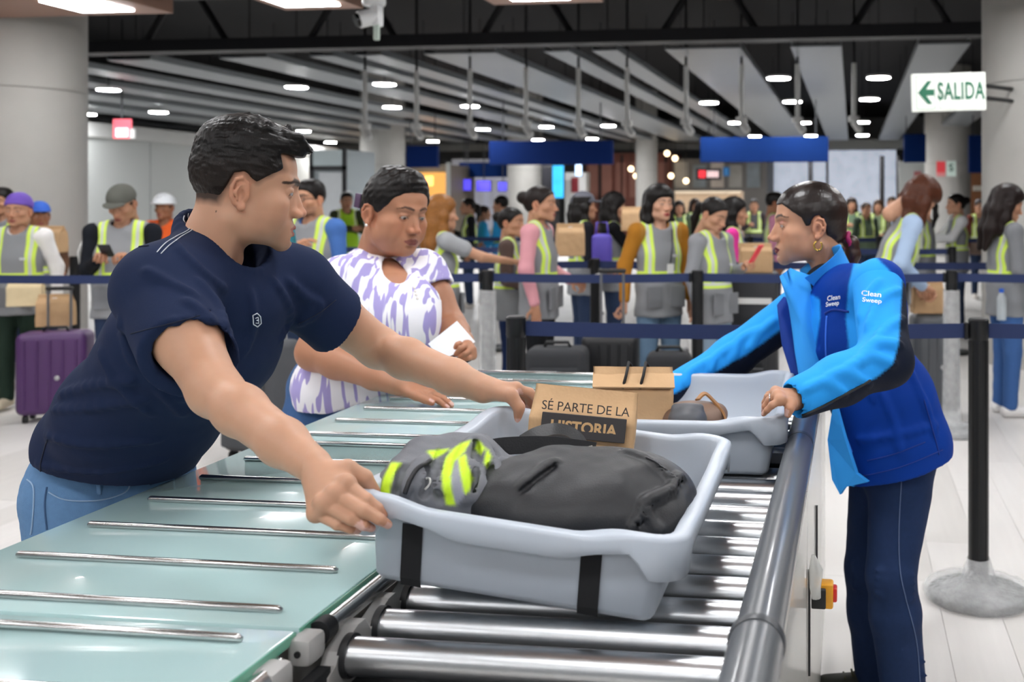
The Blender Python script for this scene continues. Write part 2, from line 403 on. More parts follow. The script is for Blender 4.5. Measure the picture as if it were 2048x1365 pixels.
# columns
def column(x, D, r, label, z1=5.0, m=M_CONC, sheet=False):
    c = empty('column', px(x, CY, D)*1.0); c.location.z = 0
    MB().lathe([(r, 0), (r, 2.42)], n=48).go('shaft', m, c, 'auto'); MB().lathe([(r, 2.428), (r, z1)], n=48).go('upper_shaft', m, c, 'auto')
    MB().lathe([(r-.012, 2.4), (r-.012, 2.45)], n=48).go('joint', mat('joint_concrete', '#8d8983', .8), c, 'auto')
    tag(c, label, 'column'); return c
uL = 153+0; column(CX+(-5.95-.62)*FPX/9.5, 9.5, .62, 'thick round concrete column at the left edge of the hall')
column(CX+(2.33+.62)*FPX/9.0, 9.0, .62, 'thick round concrete column beside the exit sign')
column(765, 28.6, .6, 'distant round column behind the woman in the striped blouse'); column(1895, 27.3, .6, 'distant round column carrying red and green notices')
column(1050, 33, .56, 'distant grey column right of the purple screens'); column(1293, 33, .35, 'slim pale column in front of the red shop')

# left side wall
w = MB().bb((-17.2, 10, 0), (-17, 32, 2.88)).go('wall_left', M_WALL); struct(w)
MB().bb((-17.25, 10, 2.88), (-16.9, 32, 3.2)).go('bulkhead', mat('bulkhead_grey', '#b9bab8', .6), w)
for i in range(5): MB().bb((-17.0, 14+i*3, .0), (-16.992, 14.03+i*3, 2.86)).go('panel_joint', mat('joint_grey', '#8c8f8e', .7), w)
struct(MB().bb((-40, 44, 0), (40, 44.2, 5)).go('wall_back', mat('far_wall', '#8f9090', .7)))
struct(MB().bb((14, 8, 0), (14.2, 44, 5)).go('wall_right', mat('right_wall', '#b4b2ae', .7)))

# things at the far end: a rectangle of the picture put on a plane at its real distance
def slab(name, x0, x1, y0, y1, Y, m, label, cat, th=.08, parent=None, bev=0., floor=False):
    a, b = planeY(x0, y1, Y), planeY(x1, y0, Y); zz = 0 if floor else a.z
    o = MB().bb((a.x-(parent.location.x if parent else 0), (0 if parent else Y), zz-(parent.location.z if parent else 0)), (b.x-(parent.location.x if parent else 0), (0 if parent else Y)+th, b.z-(parent.location.z if parent else 0)), bev, 1)
    o = o.go(name, m, parent, 'auto' if bev else False)
    if label: tag(o, label, cat)
    return o
def signboard(x0, x1, y0, y1, Y, m, label):
    c = planeY((x0+x1)/2, y1, Y); t = empty('overhead_sign', c); slab('board', x0, x1, y0, y1, Y, m, None, None, .14, t, .01)
    hw = planeY(x1, y1, Y).x-c.x; hz = planeY((x0+x1)/2, y0, Y).z-c.z
    for s in (-.8, .8): MB().cyl((s*hw, .07, hz), (s*hw, .07, 5-c.z), .012, n=6).go('rod', M_CHROME, t)
    tag(t, label, 'sign'); return t
signboard(978, 1224, 281, 330, 20, M_NAVY2, 'wide dark blue overhead board in the middle of the hall')
t = signboard(1400, 1657, 273, 325, 20, M_NAVY, 'wide royal blue overhead board above the blue-jacketed woman')
signboard(812, 874, 291, 335, 23, M_NAVY2, 'small dark blue overhead board beside the distant column')
signboard(918, 1013, 325, 355, 32, M_NAVY, 'blue counter header above the purple screens')
signboard(1808, 1852, 268, 325, 24, M_NAVY, 'blue overhead board left of the column with notices')
signboard(1938, 2020, 270, 346, 24, M_NAVY, 'blue overhead board right of the column with notices')
def screen(x0, x1, y0, y1, Y, col, e, label, name='display_screen'):
    c = planeY((x0+x1)/2, y1, Y); t = empty(name, c)
    slab('casing', x0-1, x1+1, y0-1, y1+1, Y, M_STEEL_BLACK, None, None, .06, t)
    g_ = slab('panel', x0, x1, y0, y1, Y-.004, mat('screen_'+col, col, .3, emit=e, var=.35, vscale=3), None, None, .01, t); g_.location.y = -.006
    if Y < 37: MB().cyl((0, .03, planeY((x0+x1)/2, y0, Y).z-c.z), (0, .03, 5-c.z), .015, n=6).go('rod', M_CHROME, t)
    else: MB().bb((-.3, .07, -c.z), (.3, .2, .2)).go('stand', M_STEEL_BLACK, t)
    tag(t, label, 'screen'); return t
screen(927, 942, 359, 381, 31.5, '#5a4ff0', .9, 'purple lit screen, leftmost of the three at the far counter')
screen(953, 981, 362, 382, 31.6, '#5b50ee', .9, 'purple lit screen, middle of the three at the far counter')
screen(996, 1014, 364, 382, 31.7, '#5a55e0', .8, 'purple lit screen, right of the three at the far counter')
screen(1105, 1127, 331, 396, 30, '#35b4f2', 1.1, 'tall cyan lit advertising totem in the middle distance')
screen(1151, 1163, 328, 352, 30, '#bcd8ff', 2.2, 'small bright bluish lit sign near the cyan totem')
screen(1536, 1652, 300, 440, 38, '#ccd4e4', .62, 'large pale white projection screen left of the black posts')
screen(1657, 1792, 300, 440, 38, '#ccd4e4', .62, 'large pale white projection screen right of the black posts')
def red_sign():
    t = screen(1393, 1441, 338, 359, 27, '#15151a', .05, 'black shop screen with a red square and white lettering')
    slab('red_square', 1397, 1411, 341, 356, 26.95, mat('sign_red', '#e02a35', .4, emit=.7), None, None, .01, t).location.y = -.03
    for k in range(4): slab('letter', 1414+k*6, 1418.5+k*6, 342, 355, 26.95, mat('sign_letter', '#e8c8c8', .4, emit=.5), None, None, .01, t).location.y = -.03
red_sign()
for x in (1621, 1764, 1797):
    p = planeY(x, 400, 30); t = MB().cyl((p.x, 30, 0), (p.x, 30, 2.75), .07, n=12).go('support_post', M_STEEL_BLACK, None, 'auto')
    tag(t, 'thin black post before the white projection screen, %s' % {1621: 'leftmost of three', 1764: 'middle of three', 1797: 'rightmost of three'}[x], 'post')
# shops and booths far away
def booth(name, x0, x1, y0, Y, m, label, cat, depth=1.5, fronts=()):
    a, b = planeY(x0, 400, Y), planeY(x1, 400, Y); top = planeY((x0+x1)/2, y0, Y).z
    t = empty(name, ((a.x+b.x)/2, Y, 0)); w_ = b.x-a.x
    MB().box((0, depth/2, top/2), (w_, depth, top)).go('body', m, t)
    for (fx0, fx1, fy0, fy1, fm, nm) in fronts:
        p, q = planeY(fx0, fy1, Y), planeY(fx1, fy0, Y)
        MB().bb((p.x-t.location.x, -.05, max(p.z, 0)), (q.x-t.location.x, 0, q.z)).go(nm, fm, t)
    tag(t, label, cat); return t
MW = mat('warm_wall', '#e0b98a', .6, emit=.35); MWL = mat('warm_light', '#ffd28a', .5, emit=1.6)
booth('service_cabin', 618, 694, 300, 24, mat('cabin_grey', '#8f979a', .6), 'grey cabin with black frames behind the man in the navy shirt', 'cabin', 1.5,
      [(625, 688, 300, 332, mat('cabin_pane', '#b5c2c5', .3), 'upper_pane'), (640, 690, 345, 470, mat('cabin_door', '#c3c7ca', .5), 'door_leaf'), (620, 628, 296, 470, M_STEEL_BLACK, 'frame_post'), (686, 694, 296, 470, M_STEEL_BLACK, 'frame_post'), (622, 694, 332, 341, M_STEEL_BLACK, 'frame_rail')])
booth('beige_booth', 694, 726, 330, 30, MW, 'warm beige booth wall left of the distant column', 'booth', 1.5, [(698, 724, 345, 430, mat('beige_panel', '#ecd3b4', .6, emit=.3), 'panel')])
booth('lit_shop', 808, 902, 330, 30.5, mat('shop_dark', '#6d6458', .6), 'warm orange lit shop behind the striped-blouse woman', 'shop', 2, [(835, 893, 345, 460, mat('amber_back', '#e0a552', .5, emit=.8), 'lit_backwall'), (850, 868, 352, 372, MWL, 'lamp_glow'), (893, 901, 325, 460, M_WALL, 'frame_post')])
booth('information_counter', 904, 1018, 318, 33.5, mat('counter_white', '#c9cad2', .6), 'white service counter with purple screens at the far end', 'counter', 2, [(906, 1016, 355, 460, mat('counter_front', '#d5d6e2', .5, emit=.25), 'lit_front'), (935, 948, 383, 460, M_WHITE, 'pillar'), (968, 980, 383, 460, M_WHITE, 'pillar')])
booth('dark_kiosk', 1083, 1104, 325, 31, M_STEEL_BLACK, 'black kiosk tower left of the cyan totem', 'kiosk', .8, [(1086, 1101, 335, 400, mat('kiosk_face', '#26262b', .3), 'face')])
booth('poster_stand', 1130, 1172, 345, 33, M_WHITE, 'white stand with a dark red strip behind the queue', 'stand', .5, [(1143, 1157, 355, 385, mat('dark_red', '#8c1f2b', .5), 'red_strip')])
RED = mat('red_brick_shop', '#8a5346', .7, var=.25, vscale=2); RED2 = mat('red_panel', '#9c6a5c', .6, var=.2, vscale=2, emit=.1)
rs = booth('red_shop', 1172, 1345, 306, 36, RED, 'reddish brown shop front with round bulbs in the distance', 'shop', 2, [(1176+k*28, 1196+k*28, 325, 395, RED2, 'panel') for k in range(6)]+[(1198+k*44, 1202+k*44, 310, 440, M_STEEL_BLACK, 'mullion') for k in range(4)])
for i, (x, y) in enumerate(((1262, 338), (1334, 307), (1350, 317), (1342, 352), (1372, 362), (1272, 352))):
    p = planeY(x, y, 33.5); o = MB().sph(p, .09).go('globe_bulb', mat('globe', '#ffe3b8', .4, emit=5), None, True); o.location = (0, 0, 0)
    MB().cyl(p, (p.x, p.y, 5.02), .01, n=6).go('cord', M_STEEL_BLACK, o)
    tag(o, 'small warm globe bulb before the red shop, %s' % ('lowest left', 'topmost', 'just right of the topmost', 'lower right, under two others', 'farthest right', 'right of the lowest left one')[i], 'bulb', 'globe bulbs of the red shop')
ds = booth('shop_counter', 1346, 1534, 318, 34, mat('shop_grey', '#5f5b57', .6, var=.3, vscale=1.5), 'grey shop interior with shelves left of the white screens', 'shop', 3,
      [(1350+k*36, 1376+k*36, 324+(k % 2)*6, 375, mat('shelf_%d' % (k % 3), ('#8b8780', '#6c7478', '#a89c90')[k % 3], .5, var=.4, vscale=3), 'shelf') for k in range(5)]+[(1446, 1460, 335, 352, mat('shop_blue', '#2b6fa8', .5, emit=.3), 'poster')])
b = booth('wooden_bar', 1350, 1482, 383, 27, mat('light_wood', '#b79b7d', .5), 'light wooden bar counter with a thick top in the far crowd', 'counter', .7, [(1350, 1482, 382, 388, mat('bar_top', '#d7c3a8', .4), 'bar_top')])
b = booth('grey_partition', 1798, 1852, 322, 29, M_WALL, 'grey partition with a red round sign left of the far column', 'partition', .2, [(1828, 1842, 343, 361, mat('red_round', '#9c5a5c', .5), 'round_sign')])
booth('wood_front', 1938, 2010, 344, 32, mat('brown_wood', '#8a5a38', .6), 'brown wooden shop front right of the far column', 'shop', 1, [(1945, 2000, 372, 382, mat('glass_row', '#d8d2c4', .2), 'bottle_row')])
# fascia over the white screens
w = slab('trim_1', 1655, 1830, 278, 298, 36, M_WALL, None, None, .5); struct(w)
w = slab('trim_2', 400, 1400, 285, 306, 37, mat('fascia_light', '#b4b6b4', .6), None, None, .3); struct(w)
# red exit sign on the left wall
t = empty('lit_exit_sign', planeY(244, 272, 17)); tag(t, 'red lit exit sign hanging before the grey left wall', 'sign')
slab('sign_face', 226, 260, 238, 277, 17, mat('exit_red', '#f26a78', .4, emit=1.0), None, None, .05, t)
slab('pictogram', 231, 255, 256, 274, 16.97, mat('exit_white', '#ffe9ea', .4, emit=1.2), None, None, .01, t).location.y = -.03
slab('rim', 259, 267, 258, 277, 17, M_WHITE, None, None, .05, t); MB().cyl((0, 0, .3), (0, 0, 2.1), .015, n=6).go('rod', M_CHROME, t)
# SALIDA sign
t = empty('exit_direction_sign', px(1898, 184, 8.2), rot=(0, math.radians(-1.6), YAW)); tag(t, 'white exit sign reading SALIDA with a green arrow, fixed to the column', 'sign')
MS = mat('sign_cream', '#e7eae2', .4, emit=.25); MG = mat('sign_green', '#1f6b4e', .5); k = 8.2/FPX
MB().box((0, .02, 0), (148*k, .04, 76*k), bev=.006).go('panel', MS, t)
for (a, b) in ((-66, -28), (-20, 67)):
    bb = MB()
    for (x0, x1, z0, z1) in ((a, b, 32, 33), (a, b, -33, -32), (a, a+1, -33, 33), (b-1, b, -33, 33)): bb.bb((x0*k, -.003, z0*k), (x1*k, .002, z1*k))
    bb.go('border', mat('border_green', '#6f9582', .5), t)
ar = MB().prism([(-62*k, 0), (-43*k, 23*k), (-34*k, 23*k), (-46*k, 6*k), (-30*k, 6*k), (-30*k, -6*k), (-46*k, -6*k), (-34*k, -23*k), (-43*k, -23*k)], -.006, .001).go('arrow', MG, t)
me = text_mesh('SALIDA', 48*k, .002, .0045, sx=.56, space=1.08); o = fin('lettering', me, MG, t, loc=(23.5*k, -.004, 0), rot=(math.pi/2, 0, 0))
MB().cyl((.27, .03, .05), (.70, .50, .05), .018, n=10).go('bracket_arm', M_CHROME, t); MB().cyl((.27, .03, -.05), (.70, .50, -.05), .018, n=10).go('bracket_arm', M_CHROME, t)
# notices on the far column
t = slab('wall_notice', 1873, 1891, 323, 353, 26.6, mat('notice_red', '#e8454d', .5, emit=.1), 'red notice sheet on the distant column', 'notice', .02)
slab('lower_band', 1873, 1891, 345, 353, 26.58, mat('notice_pink', '#ea8f90', .5), None, None, .01, None).parent = t
t = slab('wall_notice', 1893, 1912, 322, 353, 26.6, mat('notice_pale', '#cfe0d6', .5, emit=.1), 'pale green notice sheet with a letter S on the distant column', 'notice', .02)
p = planeY(1902, 336, 26.57); o = fin('letter', text_mesh('S', .26, .002, .004), mat('notice_ink', '#2a5a48', .5), t, loc=p, rot=(math.pi/2, 0, 0))
# ------------------------------------------------------------------ glass divesting table
M_GLASS = mat('mint_glass', '#b0cccc', .16, var=.05, vscale=2.2, coat=.6, crough=.02, spec=.6)
M_GEDGE = mat('green_glass_edge', '#6fb79c', .12, coat=.8, trans=.2)
M_STEEL = mat('brushed_steel', '#c9c9c8', .25, metal=1., var=.06, vscale=30, stretch=(1, 30, 30))
M_STEEL_D = mat('dark_steel', '#8a8b8e', .28, metal=1., var=.08)
M_ALU = mat('cast_grey', '#a3a2a0', .5, metal=.25, var=.05)
M_BLACK = mat('matt_black', '#141518', .55, var=.15)
GX0, GX1, GZ = -1.388, -.735, .83
tb = empty('glass_table', ((GX0+GX1)/2, 1.79, 0)); tag(tb, 'long mint frosted glass packing table with steel slide bars, in front of the man', 'table')
gw = GX1-GX0
for j, y0 in enumerate((.262, 1.286, 2.310)):
    yc = y0+.51-1.79
    pn = MB().box((0, yc, GZ-.006), (gw, 1.014, .012), bev=.003).go('glass_pane', M_GLASS, tb, 'auto')
    MB().box((gw/2-.012, yc, GZ-.0135), (.026, 1.014, .003)).go('edge_band', M_GEDGE, pn)
    MB().box((gw/2-.001, yc, GZ-.007), (.006, 1.012, .010)).go('polished_edge', M_GEDGE, pn)
    for i in range(7):
        y = y0+.045+.155*i-1.79
        b = MB().tube([(-gw/2+.058, y, GZ+.0035), (-gw/2+.062, y, GZ+.005), (gw/2-.056, y, GZ+.005), (gw/2-.05, y, GZ+.0035)], [.0035, .0058, .0058, .0035], n=12).go('slide_bar', M_STEEL, tb, True)
MB().bb((-gw/2+.05, -1.5, .72), (gw/2-.03, 1.5, .80)).go('frame', M_ALU, tb); MB().bb((-gw/2+.015, -1.52, .802), (gw/2-.02, 1.52, .8165)).go('under_sheet', M_WHITE, tb)
for y in (-1.4, -.4, .6, 1.42):
    for x in (-gw/2+.1, gw/2-.1): MB().bb((x-.03, y-.03, 0), (x+.03, y+.03, .72)).go('leg', M_ALU, tb)
# ------------------------------------------------------------------ roller conveyor
rc = empty('roller_conveyor', (-.42, 2.6, 0)); tag(rc, 'steel roller conveyor carrying the grey trays between glass table and handrail', 'conveyor')
def L_(x, y, z): return Vector((x+.42, y-2.6, z))
M_ROLL = mat('roller_steel', '#cfd2d5', .32, metal=1., var=.05, vscale=14, stretch=(6, 1, 1))
RZ, RR = .775, .0255
r0 = None
for i in range(20):
    y = 1.335+.097*i
    if i in (11,): continue
    if r0 is None:
        r0 = (MB().cyl((-.262, 0, 0), (.262, 0, 0), RR, n=28).go('roller', M_ROLL, rc, 'auto'), )
        r0[0].location = L_(-.42, y, RZ); MB().cyl((-.272, 0, 0), (-.262, 0, 0), RR+.004, n=28).go('roller_collar', M_BLACK, r0[0], 'auto')
        colm = r0[0].children[0].data
    else:
        o = fin('roller', r0[0].data, None, rc, loc=L_(-.42, y, RZ)); fin('roller_collar', colm, None, o)
# scalloped side brackets
def bracket(x, th, y0, n):
    poly = [(y0-.055, .735), (y0-.055, .768), (y0-.035, .776)]
    for i in range(n):
        c = y0+.097*i
        poly += [(c-.03, .783), (c-.024, .790), (c+.028, .806), (c+.05, .806)]
    poly += [(y0+.097*n, .806), (y0+.097*n, .735)]
    return MB().prism([(a-2.6, b) for a, b in poly], x+.42-th/2, x+.42+th/2, 'x').go('side_bracket', M_ALU, rc)
bracket(-.7, .022, 1.335, 19)
MB().bb(L_(-.712, 1.26, .52), L_(-.694, 3.30, .735)).go('side_beam', M_BLACK, rc)
MB().bb(L_(-.69, 1.26, .56), L_(-.16, 3.30, .735)).go('bed', M_BLACK, rc)
MB().bb(L_(-.16, 1.2, .60), L_(-.146, 3.30, .80)).go('side_plate', M_STEEL_D, rc)
MB().bb(L_(-.69, 2.355, .742), L_(-.16, 2.46, .798), .004).go('gap_cover', M_BLACK, rc)
for z, y in ((.752, 1.30), (.762, 1.262)): MB().sph(L_(-.712, y, z), (.007, .009, .009)).go('screw', M_STEEL, rc, True)
# grey tube handrail with a coupling
M_PVC = mat('grey_tube', '#5d6064', .3, var=.06, vscale=6, stretch=(20, 1, 20), spec=.5, coat=.2)
MB().cyl(L_(-.117, 1.262, .858), L_(-.117, 3.36, .858), .0305, n=36).go('handrail', M_PVC, rc, 'auto')
MB().cyl(L_(-.117, .5, .856), L_(-.117, 1.25, .856), .034, n=36).go('handrail_sleeve', M_PVC, rc, 'auto')
MB().lathe([(.0345, -.008), (.0365, -.004), (.0365, .004), (.0335, .008)], L_(-.117, 1.256, .857), 36, Matrix.Rotation(-math.pi/2, 3, 'X')).go('coupling_ring', mat('grey_tube_dark', '#43464a', .4), rc, 'auto')
MB().cyl(L_(-.117, 2.28, .858), L_(-.117, 2.30, .858), .0312, n=36).go('rail_joint', mat('grey_tube_dark', '#43464a', .4), rc, 'auto')
for y in (1.6, 2.4, 3.1): MB().bb(L_(-.128, y, .78), L_(-.106, y+.04, .84)).go('rail_foot', M_ALU, rc)
M_PAN = mat('panel_pale', '#dcdad4', .22, var=.04, vscale=4, coat=.4)
pnl = MB().bb(L_(-.1, 1.25, .08), L_(-.088, 2.02, .83)).go('side_panel', M_PAN, rc); MB().bb(L_(-.1, 2.026, .08), L_(-.088, 2.93, .83)).go('side_panel', M_PAN, rc); MB().bb(L_(-.1, 2.936, .08), L_(-.088, 3.34, .83)).go('side_panel', M_PAN, rc)
for y in (2.06, 2.5): MB().bb(L_(-.088, y, .45), L_(-.084, y+.012, .66)).go('panel_slot', M_BLACK, rc)
es = MB().box(L_(-.06, 2.17, .575), (.04, .04, .052), bev=.005).go('emergency_stop', mat('estop_yellow', '#e8a424', .4), rc, 'auto')
MB().box(L_(-.038, 2.17, .577), (.012, .03, .03), bev=.004).go('red_button', mat('estop_red', '#c8281e', .35), es, 'auto'); MB().box(L_(-.07, 2.142, .575), (.03, .016, .04), bev=.003).go('switch_body', M_BLACK, es, 'auto')
MB().tube([L_(-.075, 1.98, .72), L_(-.07, 1.99, .69), L_(-.072, 2.0, .65), L_(-.07, 2.0, .63)], [.004, .014, .011, .009], n=8).go('plastic_wrap_tie', mat('clear_plastic', '#dfe1de', .2, alpha=.6), rc, True)
for x in (-.66, -.2):
    for y in (1.5, 2.4, 3.2): MB().bb(L_(x-.03, y-.03, 0), L_(x+.03, y+.03, .56)).go('leg', M_ALU, rc)
# steel guide tube between table and rollers
gt = empty('guide_rail', (-.722, 1.2, .8)); tag(gt, 'polished steel guide tube with grey clamps along the glass table edge', 'rail')
MB().cyl((0, .135, .012), (0, 2.1, .012), .0135, n=24).go('tube', M_STEEL, gt, 'auto'); MB().cyl((0, -1, .004), (0, .02, .004), .0165, n=24).go('tube', M_STEEL, gt, 'auto')
MB().cyl((0, .115, .012), (0, .14, .012), .0165, n=24).go('rubber_ring', M_BLACK, gt, 'auto')
c = MB().box((0, .085, .006), (.034, .046, .038), bev=.009).go('clamp', M_ALU, gt, 'auto'); MB().cyl((0, .060, .006), (0, .0632, .006), .0045, n=14).go('bolt_hole', M_BLACK, c)
c = MB().box((0, .0, .0), (.038, .05, .042), bev=.011).go('clamp', M_ALU, gt, 'auto')
MB().box((.022, .03, -.055), (.018, .12, .07)).go('mount_plate', M_BLACK, gt); MB().sph((.034, .035, -.035), (.006, .008, .008)).go('screw', M_STEEL, gt, True)
MB().box((.035, -.06, -.05), (.012, .12, .012)).go('lever', M_WHITE, gt)

# ------------------------------------------------------------------ trays
M_TRAY = mat('tray_grey', '#b1bac5', .36, var=.03, vscale=4, bump=.05, bscale=400, spec=.45)
M_TAPE = mat('black_tape', '#17181b', .9, bump=.3, bscale=900)
def tray_rings():
    n = 144; A, B = .247, .322; H = .135; T = np.linspace(0, 1, n, endpoint=False)
    def rr(a, b, r):
        # rounded rectangle, perimeter param; returns (n,2)
        seg = [2*(b-r), math.pi*r/2, 2*(a-r), math.pi*r/2]*2; L = sum(seg); out = []
        for t in T:
            s = t*L; k = 0
            while s > seg[k] and k < 7: s -= seg[k]; k += 1
            q = k//2; u = s/max(seg[k], 1e-9)
            cx, cy = [(a-r, b-r), (-(a-r), b-r), (-(a-r), -(b-r)), (a-r, -(b-r))][q]
            if k % 2: an = q*math.pi/2+u*math.pi/2; out.append((cx+r*math.cos(an), cy+r*math.sin(an)))
            else:
                p = [((a, -(b-r)), (a, b-r)), ((a-r, b), (-(a-r), b)), ((-a, b-r), (-a, -(b-r))), ((-(a-r), -b), (a-r, -b))][q]
                out.append((p[0][0]+(p[1][0]-p[0][0])*u, p[0][1]+(p[1][1]-p[0][1])*u))
        return np.array(out)
    def ring(ins, z, r):
        q = rr(A-ins, B-ins, max(r-ins, .01)); return np.c_[q, np.full(n, 1.)*z]
    ref = rr(A, B, .05); ax, ay = np.abs(ref[:, 0]), np.abs(ref[:, 1])
    short = ay > B-.02; dcorner = np.where(short, A-ax, B-ay)                 # distance from the corner along the side
    e = lambda x: np.clip(x, 0, 1)**2*(3-2*np.clip(x, 0, 1))
    lip = .014+.034*(1-e((dcorner-.045)/.03)); lip = np.where(short, np.maximum(lip, .014+.012*e((dcorner-.12)/.06)), lip)
    dip = np.where(short, .012*e((dcorner-.06)/.08), .006*e((dcorner-.08)/.1))
    R = []
    def add(ins, z, r=.05, dz=None): q = ring(ins, z, r); q[:, 2] += (0 if dz is None else dz); R.append(q)
    add(.2, .004); add(.055, .004); add(.049, .006); add(.043, .014); add(.030, H-.03, dz=-dip*.5); add(.0285, H-.008, dz=-dip); add(.026, H-.002, dz=-dip); add(.021, H, dz=-dip)
    add(.008, H, dz=-dip); add(.003, H-.0015, dz=-dip); add(.0005, H-.006, dz=-dip); add(-.001, H-.010, dz=-lip-dip*.8); add(.002, H-.0115, dz=-lip-dip*.8); add(.004, H-.010, dz=-lip-dip*.8)
    add(.006, H-.008, dz=-dip); add(.026, H-.008, dz=-dip*.9-.001); add(.0272, H-.03, dz=-dip*.5); add(.0405, .012); add(.047, .002); add(.056, 0); add(.2, 0)
    return np.array(R)
TR = tray_rings()
def tray(name, loc, rot, label, group='grey security trays'):
    t = empty(name, loc, rot=rot); tag(t, label, 'tray', group)
    loft('tray_body', TR, M_TRAY, t, caps=(True, True))
    return t
TLOC = (-.487, 1.69, .830); TROT = (0, math.radians(6.5), math.radians(.8))
t1 = tray('security_tray', TLOC, TROT, 'grey plastic tray holding vest, black bag and paper bag, gripped by the man')
def wallstrip(t, x, side, name='tape_strip'):
    # black hook tape running down an end wall
    y = [-.325+i for i in (.0264, .0292, .036, .0415, .049)]; z = [.098, .07, .035, .012, .0]
    ys = [-.2955, -.291, -.2865, -.2833, -.277]; zs = [.094, .065, .035, .012, -.001]
    MB().strip([(x, a-.0012, b) for a, b in zip(ys, zs)], .03, .0012, (1, 0, 0)).go(name, M_TAPE, t)
wallstrip(t1, -.150, 0); wallstrip(t1, .112, 0)
for x in (-.125, .05): MB().prism([(-.2985, .112), (-.2965, .092), (-.306, .112)], x-.0015, x+.0015, 'x').go('rib', M_TRAY, t1)
t2 = tray('security_tray', (-.395, 2.50, .803), (0, 0, math.radians(1.5)), 'grey plastic tray under the hands of the blue-jacketed woman')
MB().box((.215, -.02, .07), (.02, .05, .02), bev=.004).go('latch', M_TRAY, t1, 'auto')
# ------------------------------------------------------------------ heads and hands (local frame: x right, y forward, z up; metres)
def head_sdf(h=.0022, female=False, wide=1., mouth=0., lid=.0022, nose=1., jaw=1., neck=.058, neckdir=(0, -.075, -.24), chin=1., cheek=0., brow=1., noear=False):
    v = Vol((-.105, -.15, -.27), (.105, .145, .14), h)
    f = -.004 if female else 0.
    S = (-1, 1)
    v.ell((0, -.012, .032), (.075*wide, .098, .087), .02)                                  # cranium
    v.ell((0, .022, .04), (.062*wide, .066, .058), .03)                                    # forehead
    v.ell((0, .026, -.035), (.058*wide, .062, .07), .03)                                   # face
    nb = np.array((0, -.038, -.06)); ne = np.array(neckdir, float)
    v.cap(nb, ne, neck*.98, neck*1.06, .03)
    for s in S:
        v.cap((s*.052*wide*jaw, -.004, -.05), (s*.044*wide*jaw, .012, -.078), .017, .016, .03)
        v.cap((s*.044*wide*jaw, .012, -.078), (s*.012, .076+f, -.1), .016, .0135, .03)     # jaw line
        v.ell((s*.046*wide, .050, -.026), (.02, .028, .017), .025)                         # cheekbone
        if cheek: v.ell((s*.04*wide, .045, -.06), (.02+cheek, .026+cheek, .028), .03)
        if not female: v.cap((s*.010, .0945, .020), (s*.044, .078, .021), .0075*brow, .006, .016)
        else: v.cap((s*.010, .091, .018), (s*.042, .078, .021), .006, .005, .018)
        v.cap((s*.058, -.028, -.07), (s*.022, ne[1]+.052, ne[2]+.03), .014, .013, .025)    # neck muscle
    v.ell((0, .081+f, -.101), (.02, .0145*chin, .0155), .016)                              # chin
    v.ell((0, .076, -.074), (.029, .024, .026), .02)                                       # muzzle
    if not female: v.ell((0, -.002, -.145), (.009, .009, .014), .016)
    # eye sockets, lids
    for s in S:
        v.ell((s*.0315, .1005, -.001), (.018, .0175, .0125), .014, mode='s')
        v.ell((s*.0315, .0755, -.002), (.0150, .0148, .0138), .004)
        v.ell((s*.0325, .0895, -.0042), (.0132, .0115, lid), .0022, mode='s')
        v.cap((s*.0185, .0885, .0045), (s*.044, .082, .0035), .0025, .002, .004)           # lid fold
    # nose
    v.cap((0, .091+f*.5, .006), (0, .1060+.0070*nose, -.036), .0072, .0080, .012); v.ell((0, .1100+.0065*nose, -.0405), (.0088, .0088, .0080), .008)
    for s in S:
        v.ell((s*.0118, .1035, -.0445), (.0072, .0105, .0074), .007)
        v.cap((s*.008, .088, -.01), (s*.014, .094, -.038), .006, .006, .014)
        v.ell((s*.0062, .1105, -.0515), (.0034, .0065, .003), .003, mode='s')
    # lips
    g = mouth
    v.chain([(-.0235, .086, -.0745), (-.008, .0985, -.0708), (0, .0988, -.0718), (.008, .0985, -.0708), (.0235, .086, -.0745)], [.0022, .0042, .0040, .0042, .0022], .0045)
    v.chain([(-.021, .0855, -.0765-g*.4), (-.009, .0955, -.0802-g), (.009, .0955, -.0802-g), (.021, .0855, -.0765-g*.4)], [.0024, .0050, .0050, .0024], .0045)
    v.chain([(-.0245, .0872, -.0752), (0, .105, -.0757-g*.45), (.0245, .0872, -.0752)], [.0008, .0012+g*.6, .0008], .002, mode='s')
    v.ell((0, .0955, -.0915-g*.5), (.016, .006, .0045), .008, mode='s')
    if not noear:
        for s in S:
            e = lambda y, z, o=0.: (s*(.0735*wide+.004-(y+.0)*.25+o), y-.012, z-.012)
            v.ell(e(-.004, .001, -.003), (.0078, .0195, .0295), .006)
            rim = [e(.012, .004, -.001), e(.009, .021, .001), e(-.002, .029, .0025), e(-.014, .0245, .004), e(-.020, .010, .0045), e(-.018, -.008, .004), e(-.009, -.022, .002)]
            v.chain(rim, [.003, .0036, .0038, .0038, .0036, .0034, .004], .0025)
            v.chain([e(.005, .016, .002), e(-.007, .014, .005), e(-.012, 0, .006), e(-.006, -.012, .005)], [.0024, .003, .003, .003], .003)
            v.ell(e(.0, -.004, .0065), (.0065, .0072, .0115), .003, mode='s'); v.ell(e(-.009, .017, .0075), (.003, .004, .006), .003, mode='s')
            v.ell(e(.002, -.027, .003), (.0052, .0085, .0085), .005)
            v.ell(e(.0115, -.005, .001), (.0045, .0035, .006), .003)
    return v
def pdist(a, b, pts, ws):
    best = np.full(a.shape, 1e9)
    for i in range(len(pts)-1):
        (x0, y0), (x1, y1) = pts[i], pts[i+1]; dx, dy = x1-x0, y1-y0; t = np.clip(((a-x0)*dx+(b-y0)*dy)/(dx*dx+dy*dy), 0, 1)
        best = np.minimum(best, np.hypot(a-x0-t*dx, b-y0-t*dy)/(ws[i]+(ws[i+1]-ws[i])*t))
    return best
